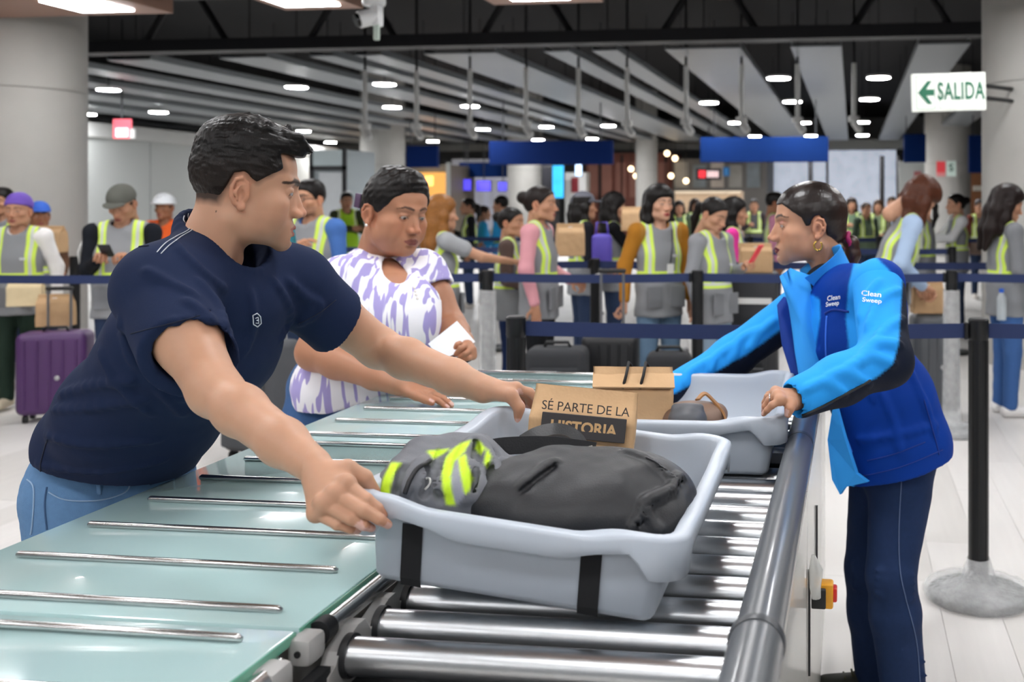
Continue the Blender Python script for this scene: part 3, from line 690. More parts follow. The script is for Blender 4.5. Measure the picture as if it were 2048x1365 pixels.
def head_color(V, skin, lips, brow, female=False, stubble=0., scalp=None, hairline=None, blush=.12, shadow=None, bz=0., bw=1., eyepaint=False):
    x, y, z = V.T; c = np.tile(np.array(skin), (len(V), 1)); ax = np.abs(x)
    def mix(m, col):
        m = np.clip(m, 0, 1)[:, None]; c[:] = c*(1-m)+np.array(col)*m
    sm = lambda a, b, t: np.clip((t-a)/(b-a), 0, 1)
    n = wob(160, 3)(x, y, z); n2 = wob(45, 8)(x, y, z)
    c *= (1+.04*n2)[:, None]
    red = np.array(skin)*np.array((1.08, .80, .74))
    mix(blush*2.2*np.exp(-((ax-.042)**2+(z+.035)**2)/.0007)*(y > .02), red)
    mix(.55*np.exp(-(x**2/.0004+(z+.043)**2/.0003))*(y > .095), red); mix(.45*(ax > .072)*(y < .015)*(z < .03)*(z > -.05), red)
    if stubble:
        m = sm(.0, .025, y)*sm(-.045, -.06, z)*(1-np.exp(-(x**2/.0006+(z+.076)**2/.00008)))*sm(-.15, -.12, z); mix(stubble*m*(.8+.3*n), np.array(skin)*np.array((.48, .45, .46)))
    # lips
    d = np.minimum(pdist(ax, z, [(0, -.0712), (.008, -.0702), (.0235, -.0745)], [.0052, .0053, .0022]), pdist(ax, z, [(0, -.0808-mouth_g), (.009, -.0805-mouth_g), (.021, -.0765-mouth_g*.4)], [.0058, .0057, .0024]))
    mix(sm(1.05, .8, d)*(y > .080), lips)
    mix((ax < .022)*sm(.0955, .0925, y)*(y > .06)*sm(1.2, .6, pdist(ax, z, [(0, -.0757-mouth_g*.45), (.0235, -.0752)], [.0016+mouth_g*.6, .001])), (.05, .018, .018))
    # brows
    d = pdist(ax, z, [(.012, .0245+bz), (.02, .0275+bz), (.036, .0305+bz), (.053, .0245+bz)], [.0044*bw, .005*bw, .004*bw, .0012] if female else [.0054*bw, .0066*bw, .0060*bw, .003])
    mix(sm(1.1, .55, d+.25*n)*(y > .04)*.92, brow)
    # lashes / lid line
    ez = -.0025-.0035*((ax-.0315)/.0125)**2
    if shadow is not None: mix(.75*np.exp(-((z-.006)**2/.00004+(ax-.033)**2/.00012))*(y > .07), shadow)
    mix(.9*np.exp(-((z-ez)**2/.000004))*(np.abs(ax-.0315) < .0135)*(y > .076), (.02, .012, .01))
    if eyepaint:
        q = np.hypot((ax-.0315)/.0115, (z+.0042)/.0036); mix(sm(1.1, .8, q)*(y > .07), (.42, .36, .33)); mix(sm(1.1, .7, np.hypot((ax-.0315)/.0048, (z+.004)/.0036))*(y > .07), (.012, .008, .006))
    if scalp is not None and hairline is not None: mix(hairline(x, y, z, n), scalp)
    return c
mouth_g = 0.
M_SKIN = mat('skin', '#c08a6a', .48, attr=True, var=.035, vscale=60, bump=.12, bscale=420, sss=.12, spec=.38, dist=.0006)
M_EYE = mat('eye_white', '#e8e0d8', .15, attr=True, var=0, coat=.5)
def eyes(parent, T, scale=1., down=.35, iris=(.03, .014, .007), out=.0003, base=0.):
    """two eyeballs, T maps head coordinates to the person's frame"""
    for s in (-1, 1):
        n, m = 18, 12; th = np.linspace(0, math.pi, m); ph = np.linspace(0, 2*math.pi, n, endpoint=False); r = .0128
        P = np.array([[(r*math.sin(a)*math.cos(b), r*math.cos(a), r*math.sin(a)*math.sin(b)) for b in ph] for a in th])
        V = P.reshape(-1, 3); cd, sd = math.cos(down), math.sin(down)
        col = np.tile(np.array((.40, .34, .31)), (len(V), 1)); ang = np.arccos(np.clip(V[:, 1]/r, -1, 1)); col[ang < .56] = iris; col[ang < .2] = (.004, .004, .004)
        V = np.c_[V[:, 0], V[:, 1]*cd+V[:, 2]*sd, -V[:, 1]*sd+V[:, 2]*cd]
        V = V+np.array((s*.0315, .0762+out, -.0028))
        idx = np.arange(m*n).reshape(m, n); nx = np.roll(idx, -1, 1); F = np.stack([idx[:-1], nx[:-1], nx[1:], idx[1:]], -1).reshape(-1, 4)
        me = npmesh('eye', T(V)-base, F); setc(me, col); fin('eye', me, M_EYE, parent, True)
def place(R, c, s=1.):
    R = np.array(R); c = np.array(c, float)
    return lambda V: (np.asarray(V)*np.asarray(s)) @ R.T+c

def hand_sdf(h=.0024, curl=((.5, .7, .4),)*4, thumb=((.9, -.35, -.25), (.55, .6, -.5)), spread=.0, side=1, sc=1., fem=False):
    """palm centre line runs from the wrist at the origin along +y; palm faces -z; thumb on side*x.  curl: bend of each joint (rad) index..little"""
    v = Vol((-.1, -.09, -.13), (.1, .22, .07), h); w = .9 if fem else 1.
    v.cap((0, -.07, 0), (0, -.005, 0), .024*w, .0235*w, .02, flat=(1, 0, 0), fx=1.18)
    xs = [.031*w, .0105*w, -.0105*w, -.030*w]; L0 = [.094, .097, .091, .083]
    ln = [(.044, .027, .022), (.049, .030, .023), (.045, .028, .022), (.035, .021, .020)]; rr = [(.0098, .0088, .0072), (.0100, .009, .0074), (.0095, .0085, .0070), (.0085, .0075, .0063)]
    tips = []
    for i in range(4):
        k = np.array((side*xs[i], L0[i], .002-abs(i-1.2)*.0025))
        v.cap((side*xs[i]*.45, .012, 0), k-np.array((0, .004, 0)), .0155*w, .0125*w, .014)
        v.ell(k+np.array((0, -.003, .003)), (.0105*w, .012, .0095), .008)
        a = 0.; p = k; sx = side*(xs[i]/.03)*spread
        for j in range(3):
            a += curl[i][j]; d = np.array((sx, math.cos(a), -math.sin(a))); d /= np.linalg.norm(d); q = p+d*ln[i][j]
            v.cap(p, q, rr[i][j]*w*(1.04 if j else 1.0), (rr[i][j+1]*1.06 if j < 2 else rr[i][2]*.86)*w, .0035)
            p = q
        tips.append((p, d, a))
    v.cap((side*.012, .01, -.008), (side*.03*w, .045, -.012), .017*w, .014*w, .016)             # thumb base
    v.ell((-side*.02, .035, -.008), (.014*w, .034, .013), .014); v.ell((0, .055, -.004), (.03*w, .035, .0115), .014)
    p = np.array((side*.029*w, .040, -.012))
    for j, t in enumerate(thumb):
        d = np.array((t[0]*side, t[1], t[2]), float); d /= np.linalg.norm(d); q = p+d*(.036, .031)[j]
        v.cap(p, q, (.0125, .0108)[j]*w, (.0108, .0084)[j]*w, .006); p = q
    tips.append((p, d, None))
    return v, tips
def hand_mesh(skin, nails=True, **k):
    v, tips = hand_sdf(**k); V, F = v.mesh(); c = np.tile(np.array(skin), (len(V), 1)); n2 = wob(60, 4)(*V.T); c *= (1+.05*n2)[:, None]
    red = np.array(skin)*np.array((1.0, .78, .70))
    for (p, d, a) in tips:
        dd = np.linalg.norm(V-p, axis=1); m = .45*np.exp(-(dd/.014)**2)[:, None]; c = c*(1-m)+red*m
        if a is not None: up = np.array((0, math.sin(a), math.cos(a)))
        else: up = np.cross(d, (0, 1, 0)); up = np.array((0, .1, 1.)) if np.linalg.norm(up) < .1 else (up/np.linalg.norm(up))*(1 if up[2] > 0 else -1)
        if nails:
            q = p-d*.003+up*.0055; sd = np.cross(d, up); r = V-q
            m = ((np.abs(r @ d) < .0065) & (np.abs(r @ sd) < .0048) & ((r @ up) > -.0035)).astype(float)[:, None]*.75
            c = c*(1-m)+np.array((.68, .42, .36))*m
    return V, F, c
# ------------------------------------------------------------------ people in front
from mathutils.bvhtree import BVHTree
EYE = Vector((0, 0, HC))
def ray_dir(x, y): return Vector(((x-CX)/FPX, 1, -(y-CY)/FPX)).normalized()
class Surf:
    """the modelled surface, to lay seams and prints on it"""
    def __init__(s, V, F): s.b = BVHTree.FromPolygons([Vector(v) for v in V], F.tolist())
    def at(s, x, y, off=.0):
        h = s.b.ray_cast(EYE, ray_dir(x, y))
        return None if h[0] is None else (h[0]+h[1]*off, h[1])
    def path(s, pts, n=10, off=.0, sp=True):
        P = []; m = len(pts)
        for i in range(m-1):
            for j in range(n):
                t = j/n
                if sp:
                    a, b, c, d = [np.array(pts[min(max(i+q, 0), m-1)], float) for q in (-1, 0, 1, 2)]
                    q = .5*((2*b)+(c-a)*t+(2*a-5*b+4*c-d)*t*t+(3*b-a-3*c+d)*t**3)
                else: q = np.array(pts[i])*(1-t)+np.array(pts[i+1])*t
                P.append(q)
        P.append(np.array(pts[-1], float)); out = []
        for q in P:
            h = s.at(q[0], q[1], off)
            if h and (not out or (h[0]-out[-1]).length < .12): out.append(h[0])
        return out
class Person:
    def __init__(s, name, label, base, group=None, cat='person'):
        s.base = np.array((base[0], base[1], 0.)); s.root = empty(name, W(base[0], base[1], 0), YAW); tag(s.root, label, cat, group)
    def add(s, name, V, F, m, col=None, smooth=True, parent=None, label=None):
        me = npmesh(name, np.asarray(V)-s.base, F)
        if col is not None: setc(me, col)
        o = fin(name, me, m, parent or s.root, smooth)
        if label: o['label'] = label
        return o
    def vol(s, name, v, m, col=None, parent=None, label=None):
        V, F = v.mesh(); o = s.add(name, V, F, m, None if col is None else (col(V) if callable(col) else np.tile(np.array(col), (len(V), 1))), True, parent, label)
        return V, F, o
    def line(s, name, pts, r, m, parent, n=6, flat=None, side=None):
        b = Vector(s.base); return MB().tube([Vector(p)-b for p in pts], r, n, flat, side).go(name, m, parent, True)
def lerp(a, b, t): return np.asarray(a)*(1-t)+np.asarray(b)*t
def arm(v, S, E, Wr, r=(.056, .046, .043, .026), k=.02):
    d = Wr-E
    v.cap(S, lerp(S, E, .45), r[0], r[0]*.98, k); v.cap(lerp(S, E, .45), E, r[0]*.98, r[1], k); v.cap(E, lerp(E, Wr, .28), r[1]*.95, r[2], k); v.cap(lerp(E, Wr, .28), lerp(E, Wr, .72), r[2], r[3]*1.28, k); v.cap(lerp(E, Wr, .72), Wr, r[3]*1.28, r[3], k)
def hand_px(v, Wr, mcps, fingers, thumb, r=1., palm_k=.012):
    """fingers: chains of sight-frame points starting at the knuckles"""
    for i, m in enumerate(mcps):
        v.cap(lerp(Wr, mcps[1], .12), m, .017*r, .0125*r, palm_k)
    for a, b in zip(mcps, mcps[1:]): v.cap(a, b, .0118*r, .0112*r, .008)
    tips = []
    for i, ch in enumerate(fingers):
        w = (.0100, .0102, .0096, .0084)[i]*r; pts = [mcps[i]]+list(ch); n = len(pts)
        rs = [w*(1-.13*j) for j in range(n)]
        for j in range(n-1): v.cap(pts[j], pts[j+1], rs[j]*1.02, rs[j+1]*1.0, .003)
        tips.append((np.array(pts[-1]), np.array(pts[-1])-np.array(pts[-2])))
    rs = [.0175*r, .0142*r, .0116*r, .0092*r]
    for j in range(len(thumb)-1): v.cap(thumb[j], thumb[j+1], rs[j], rs[j+1], .010 if j == 0 else .004)
    tips.append((np.array(thumb[-1]), np.array(thumb[-1])-np.array(thumb[-2])))
    return tips
def skin_cols(V, skin, tips, up=None, nail=(.70, .45, .40), seed=4):
    c = np.tile(np.array(skin), (len(V), 1)); c *= (1+.05*wob(60, seed)(*V.T)+.02*wob(260, seed+1)(*V.T))[:, None]; red = np.array(skin)*np.array((1.0, .76, .68))
    for p, d in tips:
        dd = np.linalg.norm(V-p, axis=1); m = .5*np.exp(-(dd/.016)**2)[:, None]; c = c*(1-m)+red*m
        if up is not None:
            d = d/np.linalg.norm(d); u_ = np.array(up, float)-d*np.dot(up, d); u_ /= np.linalg.norm(u_); sd = np.cross(d, u_); q = V-(p-d*.002+u_*.006)
            m = ((np.abs(q @ d) < .0072) & (np.abs(q @ sd) < .0052) & ((q @ u_) > -.004)).astype(float)[:, None]*.8; c = c*(1-m)+np.array(nail)*m
    return c
def poly_sdf(ys, zs, poly):
    """signed distance (negative inside) of the 2-D polygon over grids ys (ny,1) zs (1,nz)"""
    P = np.array(poly, float); d = np.full(np.broadcast(ys, zs).shape, 1e9); inside = np.zeros(d.shape, bool)
    for i in range(len(P)):
        a, b = P[i], P[(i+1) % len(P)]; e = b-a; wy, wz = ys-a[0], zs-a[1]; t = np.clip((wy*e[0]+wz*e[1])/(e @ e), 0, 1)
        d = np.minimum(d, (wy-e[0]*t)**2+(wz-e[1]*t)**2)
        c = ((a[1] > zs) != (b[1] > zs)) & (ys < (b[0]-a[0])*(zs-a[1])/((b[1]-a[1]) if abs(b[1]-a[1]) > 1e-9 else 1e-9)+a[0]); inside ^= c
    return np.sqrt(d)*np.where(inside, -1, 1)
def profile_cut(v, poly, k=.004):
    sl, (x, y, z) = v.grid(v.lo, v.lo+v.n*v.h); p = poly_sdf(y[0], z[0], poly).astype(np.float32)[None]; p = np.broadcast_to(p, v.d.shape)
    h = np.maximum(k-np.abs(v.d-p), 0)/k; v.d = np.maximum(v.d, p)+h*h*k*.25
M_HAIR = mat('hair', '#15110f', .42, attr=True, var=.35, vscale=140, bump=.8, bscale=170, spec=.22, stretch=(1, .14, .5), dist=.002)
M_DENIM = mat('denim', '#54779f', .8, attr=True, spec=.2, var=.12, vscale=90, bump=.35, bscale=700)
M_COT = mat('cotton', '#2a3756', .85, attr=True, var=.05, vscale=40, bump=.25, bscale=900, spec=.15)
M_SOFT = mat('softshell', '#2f97ea', .72, attr=True, var=.03, vscale=20, bump=.15, bscale=900, spec=.15)
M_THREAD = mat('white_thread', '#c9ced8', .8); M_SHOE = mat('shoe', '#2b2b2b', .6, attr=True)

# ================================================================== the man in the navy T-shirt
def build_man():
    global mouth_g
    P = Person('person', 'man in navy T-shirt and jeans leaning over the glass table gripping a tray', (-1.27, 2.15))
    skin = np.array(lin('#bd9075')); R = rotm(math.radians(26), math.radians(6), 0); hs = np.array((.96, .89, .955)); c = pl(481, 386, 1.878)-R @ (np.array((.078, -.014, -.012))*hs); T = place(R, c, hs)
    mouth_g = .0055
    v = head_sdf(.002, mouth=mouth_g, jaw=.97, neck=.061, neckdir=(-.015, -.095, -.235), nose=.55, lid=.0030, brow=.8, cheek=.003)
    V, F = v.mesh()
    sm = lambda a, b, t: np.clip((t-a)/(b-a), 0, 1)
    hp = [(.125, .07), (.054, .074), (.064, .042), (.037, .0275), (.014, .012), (.004, .018), (-.012, .030), (-.030, .026), (-.044, -.007), (-.054, -.035), (-.12, -.03), (-.13, .2), (.13, .2)]
    def fade(x, y, z, n):
        q = np.sqrt(0)+poly_sdf(y, z, hp); return sm(.010, -.006, q+.003*n)*.93
    col = head_color(V, skin, lin('#9c6157'), lin('#1b1411'), stubble=.38, scalp=lin('#1c1512'), hairline=fade, bz=-.0075, bw=1.15)
    m = np.linalg.norm(V-np.array((.058, -.055, -.052)), axis=1) < .0017; col[m] = (.05, .03, .025)     # mole
    headVF = (T(V), F)
    # arms and hands
    SR, ER, WR = pl(322, 580, 1.80), pl(430, 783, 1.64), pl(624, 930, 1.485); SL, EL, WL = pl(588, 568, 2.12), pl(757, 696, 2.27), pl(968, 779, 2.085)
    v1 = Vol((-1.10, 1.36, .90), (-.40, 1.95, 1.36), .0042); arm(v1, SR, ER, WR, (.051, .039, .0372, .0255))
    v1.ell(lerp(SR, ER, .5)+np.array((.008, -.010, 0)), (.042, .042, .055), .03)
    mc = [pl(694, 970, 1.437), pl(673, 990, 1.425), pl(651, 1009, 1.42), pl(633, 1027, 1.425)]
    fg = [[pl(733, 1000, 1.424), pl(755, 1017, 1.428), pl(767, 1031, 1.437)], [pl(727, 1022, 1.410), pl(758, 1039, 1.417), pl(776, 1050, 1.430)], [pl(700, 1038, 1.408), pl(727, 1051, 1.414), pl(743, 1057, 1.426)], [pl(675, 1050, 1.413), pl(700, 1058, 1.418), pl(716, 1062, 1.428)]]
    th = [pl(650, 948, 1.47), pl(694, 940, 1.463), pl(728, 956, 1.472), pl(748, 984, 1.482)]
    vh = Vol(pl(590, 1100, 1.36)-.03, np.array((-.40, 1.56, 1.06)), .0022)
    vh.cap(lerp(ER, WR, .6), WR, .0325, .026, .01); t1 = hand_px(vh, WR, mc, fg, th)
    for m_ in mc[:3]: vh.ell(m_+np.array((-.002, -.006, .006)), (.011, .009, .009), .008)
    Va, Fa = v1.mesh(); Vh, Fh = vh.mesh()
    v2 = Vol((-1.0, 1.95, .93), (-.36, 2.42, 1.34), .0042); arm(v2, SL, EL, WL, (.052, .044, .042, .0275))
    mc2 = [pl(1032, 777, 2.075), pl(1030, 778, 2.10), pl(1022, 781, 2.12), pl(1012, 787, 2.137)]
    fg2 = [[pl(1060, 785, 2.09), pl(1075, 802, 2.10), pl(1074, 818, 2.105)], [pl(1058, 796, 2.12), pl(1060, 812, 2.125), pl(1050, 820, 2.12)], [pl(1050, 803, 2.14), pl(1052, 818, 2.14), pl(1043, 824, 2.135)], [pl(1035, 808, 2.155), pl(1036, 820, 2.155), pl(1030, 826, 2.15)]]
    th2 = [pl(992, 785, 2.075), pl(1022, 792, 2.05), pl(1038, 815, 2.05), pl(1037, 842, 2.058)]
    vh2 = Vol(pl(900, 870, 2.0)-.02, np.array((-.34, 2.22, 1.09)), .0026); vh2.cap(lerp(EL, WL, .6), WL, .035, .0285, .01); t2 = hand_px(vh2, WL, mc2, fg2, th2)
    Vb, Fb = v2.mesh(); Vi, Fi = vh2.mesh()
    Vt, Ft = joinVF([headVF, (Va, Fa), (Vh, Fh), (Vb, Fb), (Vi, Fi)])
    ct = np.concatenate([col, skin_cols(Va, skin, []), skin_cols(Vh, skin, t1, (-.3, -1, .5)), skin_cols(Vb, skin, []), skin_cols(Vi, skin, t2, (0, -1, .3))])
    P.add('body', Vt, Ft, M_SKIN, ct); eyes(P.root, T, down=.4, base=P.base)
    # hair
    v = Vol((-.11, -.15, -.06), (.11, .16, .18), .0026)
    v.ell((0, -.014, .036), (.0805, .1035, .092), .01); v.ell((0, .020, .042), (.067, .068, .062), .02); v.ell((0, -.022, .092), (.066, .083, .052), .03); v.ell((0, .045, .092), (.058, .056, .032), .03); v.cap((-.03, .088, .088), (.032, .09, .087), .0165, .0165, .025)
    for i in range(26):                                                             # tufts combed forward
        r = np.random.RandomState(i+40); x0 = r.uniform(-.055, .055); y0 = r.uniform(-.06, .05); z0 = .128+.014*math.cos((y0+.02)*20)-abs(x0)*.45
        v.chain([(x0, y0, z0-.004), (x0*1.03, y0+.022, z0+.003+r.uniform(-.002, .003)), (x0*1.05+r.uniform(-.01, .01), y0+.045, z0-.006-max(0, y0)*.3)], [.006, .0062, .003], .006)
    for i in range(12):
        r = np.random.RandomState(i+90); x0 = -.045+.09*i/11; v.chain([(x0, .06, .112), (x0*1.0+r.uniform(-.006, .006), .088, .107+r.uniform(-.004, .006)), (x0+r.uniform(-.008, .008), .112+r.uniform(-.006, .006), .088+r.uniform(-.005, .006))], [.007, .0075, .003], .006)
    w1, w2 = wob(300, 2, 9, (1.4, .35, 1)), wob(620, 5, 9, (1.3, .25, 1)); v.bend(lambda x, y, z: .0022*w1(x, y, z)+.0011*w2(x, y, z))
    profile_cut(v, hp)
    sl, (x, y, z) = v.grid(v.lo, v.lo+v.n*v.h); v.d = np.maximum(v.d, -(np.sqrt(((np.abs(x)-.085)/.02)**2+((y+.012)/.026)**2+((z+.012)/.046)**2)-1)*.02)
    def hc(V):
        a = np.clip((V[:, 2]-.02)/.05, 0, 1)[:, None]; return np.array(lin('#1f1815'))*(1-a)+np.array(lin('#0d0a09'))*a
    Vh_, Fh_ = v.mesh(); P.add('hair', T(Vh_), Fh_, M_HAIR, hc(Vh_))
    # T-shirt
    lat = (SL-SR)/np.linalg.norm(SL-SR)
    CU, CM, AB, PE = np.array((-.950, 1.965, 1.205)), np.array((-1.005, 1.975, 1.125)), np.array((-1.150, 2.055, .985)), np.array((-1.232, 2.118, .905))
    NB = np.array((-.950, 1.965, 1.295))
    def shirt():
        v = Vol((-1.47, 1.60, .80), (-.60, 2.42, 1.42), .005)
        v.cap(CU, CM, .104, .128, .03, flat=lat, fx=1.32); v.cap(CM, AB, .128, .128, .03, flat=lat, fx=1.33); v.cap(AB, PE, .128, .137, .03, flat=lat, fx=1.28)
        for S_, E_, r0, r1 in ((SR, ER, .074, .073), (SL, EL, .073, .072)):
            v.cap(lerp(NB, S_, .25)-np.array((0, 0, .01)), S_, .068, r0, .035); h = lerp(S_, E_, .80 if S_ is SR else .68)+np.array((-.012, 0, -.008)); v.cap(S_, h, r0, r1, .03)
        v.cap(pl(418, 470, 1.96), lerp(SR, NB, .25), .036, .058, .05); v.cap(pl(425, 478, 2.02), lerp(SL, NB, .35), .032, .055, .05); v.cap(pl(405, 490, 1.98), CM+np.array((-.05, .02, .02)), .045, .10, .06)
        return v
    v = shirt()
    # sleeve hems: cut with the plane across the arm, inside hollow
    def cut(v, S_, E_, t, rr, tilt):
        d = (E_-S_)/np.linalg.norm(E_-S_); n = d+np.array(tilt); n /= np.linalg.norm(n); p0 = lerp(S_, E_, t)
        lo = p0-.16; hi = p0+.16
        def f(x, y, z):
            a = (x-p0[0])*n[0]+(y-p0[1])*n[1]+(z-p0[2])*n[2]; q = np.sqrt((x-p0[0])**2+(y-p0[1])**2+(z-p0[2])**2); return np.maximum(-a, q-.155)
        v.op(f, lo, hi, .002, 's'); v.cap(p0-d*.035, p0+d*.05, rr, rr, .004, mode='s')
    cut(v, SR, ER, .66, .058, (-.35, .0, .30)); cut(v, SL, EL, .53, .050, (-.1, 0, .2))
    nd = np.array(c-NB); nd /= np.linalg.norm(nd); v.plane((-1.24, 2.12, .868), (-.25, 0, -1), .004)
    RB_, RF_ = pl(388, 432, 1.985), pl(497, 550, 1.93); CC = (RB_+RF_)/2; ax1 = (RF_-RB_)/2; ha = np.linalg.norm(ax1); a1 = ax1/ha; a2 = lat-a1*(lat @ a1); a2 /= np.linalg.norm(a2); nr = np.cross(a1, a2); nr *= np.sign(nr[2])
    def neck_hole(x, y, z):
        p = (x-CC[0], y-CC[1], z-CC[2]); A = sum(p[i]*a1[i] for i in range(3)); B = sum(p[i]*a2[i] for i in range(3)); C = sum(p[i]*nr[i] for i in range(3))
        return np.maximum((np.sqrt((A/ha)**2+(B/.074)**2)-1)*.07, -C-.02)
    v.op(neck_hole, CC-.2, CC+.25, .005, 's'); v.cap(NB-nd*.05, NB+nd*.2, .062, .07, .006, mode='s')
    v.bend(lambda x, y, z: .0022*wob(30, 21, 6)(x, y, z))
    V0, F0 = v.mesh(); S0 = Surf(V0, F0)
    folds = [([(395, 560), (440, 620), (455, 690)], .007), ([(370, 600), (420, 640), (440, 700)], .006), ([(345, 640), (395, 670), (415, 700)], .004), ([(240, 640), (270, 720), (330, 790), (370, 830)], .007), ([(255, 700), (300, 760), (370, 800)], .005), ([(120, 790), (190, 770), (270, 760)], .007), ([(105, 820), (180, 815), (290, 800)], .006), ([(90, 870), (180, 890), (320, 880)], .005), ([(75, 930), (200, 945), (330, 920)], .004), ([(420, 640), (450, 720), (440, 800)], .005), ([(500, 580), (505, 660), (470, 740)], .005), ([(545, 560), (580, 620), (560, 680)], .006), ([(575, 560), (620, 610), (600, 650)], .005), ([(340, 480), (400, 540), (450, 580)], .006), ([(290, 540), (330, 560), (390, 590)], .004), ([(600, 590), (640, 610), (620, 640)], .004), ([(200, 700), (230, 760), (300, 830)], .005)]
    for pts, r in folds:
        q = S0.path(pts, 5)
        if len(q) > 2: v.chain([np.array(p) for p in q], [r*.35]+[r*.72]*(len(q)-2)+[r*.35], .012)
    v.bend(lambda x, y, z: .0006*wob(75, 33, 7)(x, y, z))
    # collar ring
    ring = [CC+ax1*(1.03*math.cos(a))+a2*(.077*math.sin(a)) for a in np.linspace(0, 2*math.pi, 29)]; nd = nr
    v.chain(ring, [.0058]*29, .010, flat=nd, fx=1.9)
    V1, F1, sh = P.vol('t_shirt', v, M_COT, lin('#1c2743'), label='navy cotton T-shirt')
    S1 = Surf(V1, F1)
    def seam(name, pts, r, m, off=.0008, n=10):
        q = S1.path(pts, n, off)
        if len(q) > 2: P.line(name, q, r, m, sh)
    seam('shoulder_stitch', [(368, 432), (367, 442), (379, 458), (352, 474), (330, 488), (314, 505)], .0009, M_THREAD); seam('shoulder_stitch', [(376, 427), (376, 437), (388, 456), (362, 474), (338, 492), (322, 508)], .0009, M_THREAD)
    MD = mat('navy_seam', '#151d33', .9)
    seam('armhole_seam', [(298, 492), (262, 500), (222, 535), (200, 590), (203, 650), (232, 700)], .0014, MD); seam('side_seam', [(95, 880), (82, 930), (84, 965)], .0014, MD)
    seam('hem_stitch', [(262, 668), (330, 650), (400, 632)], .0009, MD); seam('hem_stitch', [(598, 648), (640, 625), (672, 600)], .0009, MD)
    # chest emblem: hexagon with a digit
    hx = [(505.5, 631), (513, 627), (520, 634), (521.5, 647), (514, 654), (507, 649), (505.5, 631)]
    q = S1.path(hx, 4, .0012, sp=False)
    if len(q) > 3: P.line('emblem', q, .0011, M_THREAD, sh)
    q = S1.path([(510, 637), (515, 635), (516, 640), (512, 641), (516, 642), (516, 647), (511, 646)], 4, .0012, sp=False)
    if len(q) > 3: P.line('emblem_mark', q, .0009, M_THREAD, sh)
    # jeans
    v = Vol((-1.56, 1.78, .06), (-1.08, 2.48, .99), .007); H = np.array((-1.268, 2.145, .86))
    v.cap(H+np.array((.015, 0, .045)), H-np.array((0, 0, .03)), .125, .134, .02, flat=lat, fx=1.22)
    for s, fu in ((-1, -1.335), (1, -1.30)):
        hp_ = H+lat*s*.085-np.array((.0, 0, .07)); kn = np.array((-1.275, hp_[1]+s*.02, .47)); an = np.array((fu, hp_[1]+s*.03, .09))
        v.cap(hp_, kn, .096, .072, .03); v.cap(kn, an, .07, .06, .02)
    v.bend(lambda x, y, z: .002*wob(55, 12)(x, y, z)+.0016*wob(120, 13, 7, (1, 1, 2))(x, y, z))
    V2, F2, jn = P.vol('jeans', v, M_DENIM, lin('#5f84ad'), label='washed blue denim jeans'); S2 = Surf(V2, F2); MJ = mat('denim_seam', '#3c5a80', .9); ML = mat('denim_light', '#8fabc9', .9)
    for nm, pts, r, m_ in (('pocket_seam', [(98, 985), (130, 1000), (190, 1002), (240, 990), (258, 975), (256, 955)], .0016, ML), ('side_stitch', [(94, 975), (90, 1010), (94, 1060)], .0016, MJ), ('pocket_edge', [(55, 960), (68, 978), (66, 1040), (62, 1070)], .0016, ML), ('fly_seam', [(300, 970), (340, 955), (390, 935)], .0016, MJ)):
        q = S2.path(pts, 8, .001)
        if len(q) > 2: P.line(nm, q, r, m_, jn)
    for a, b in (((270, 952), (278, 972)), ((338, 930), (346, 952)), ((196, 968), (198, 990))):
        q = S2.path([a, b], 4, .002, sp=False)
        if len(q) > 2: P.line('belt_loop', q, .005, mat('denim_loop', '#5f83ab', .85), jn, 6, .35)
    for s, fu in ((-1, -1.335), (1, -1.30)):
        y0 = 2.145+lat[1]*s*.085+s*.03; v = Vol((-1.45, y0-.08, 0), (-1.12, y0+.08, .13), .007); v.cap((fu-.03, y0, .045), (fu+.14, y0, .036), .044, .036, .03); v.cap((fu, y0, .06), (fu, y0, .1), .045, .045, .03); v.plane((0, 0, .003), (0, 0, -1)); P.vol('shoe', v, M_SHOE, lin('#e4e4e0'))
build_man()
# ================================================================== helpers for prints and colour areas of garments
def to_px(V): return CX+FPX*V[:, 0]/V[:, 1], CY+FPX*(HC-V[:, 2])/V[:, 1]
def in_poly(x, y, poly):
    ins = np.zeros(x.shape, bool); P = poly
    for i in range(len(P)):
        (x0, y0), (x1, y1) = P[i], P[(i+1) % len(P)]
        if y0 != y1: ins ^= ((y0 > y) != (y1 > y)) & (x < (x1-x0)*(y-y0)/(y1-y0)+x0)
    return ins
def soft_poly(x, y, poly, r=2.2):
    m = np.zeros(x.shape)
    for dx, dy in ((0, 0), (1, 0), (-1, 0), (0, 1), (0, -1), (.7, .7), (-.7, .7), (.7, -.7), (-.7, -.7)): m += in_poly(x+dx*r, y+dy*r, poly)
    return (m/9)[:, None]
def print_text(Pn, S, txt, cx, cy, h, wpx, m, parent, ang=0., shear=0., bold=.0, name='lettering', off=.0012):
    me = text_mesh(txt, 1.0, 0, bold, shear=shear); V = np.array([v.co for v in me.vertices]); w = V[:, 0].max()-V[:, 0].min(); hh = .7
    ca, sa = math.cos(ang), math.sin(ang); X = (V[:, 0]-(V[:, 0].max()+V[:, 0].min())/2)*wpx/w; Y = -(V[:, 1])*h/hh
    keep = []
    for i, v in enumerate(me.vertices):
        q = S.at(cx+X[i]*ca-Y[i]*sa, cy+X[i]*sa+Y[i]*ca, off)
        if q is None: q = keep[-1] if keep else (Vector(pl(cx, cy, 2.5)),)
        keep.append(q); v.co = q[0]-Vector(Pn.base)
    return fin(name, me, m, parent)
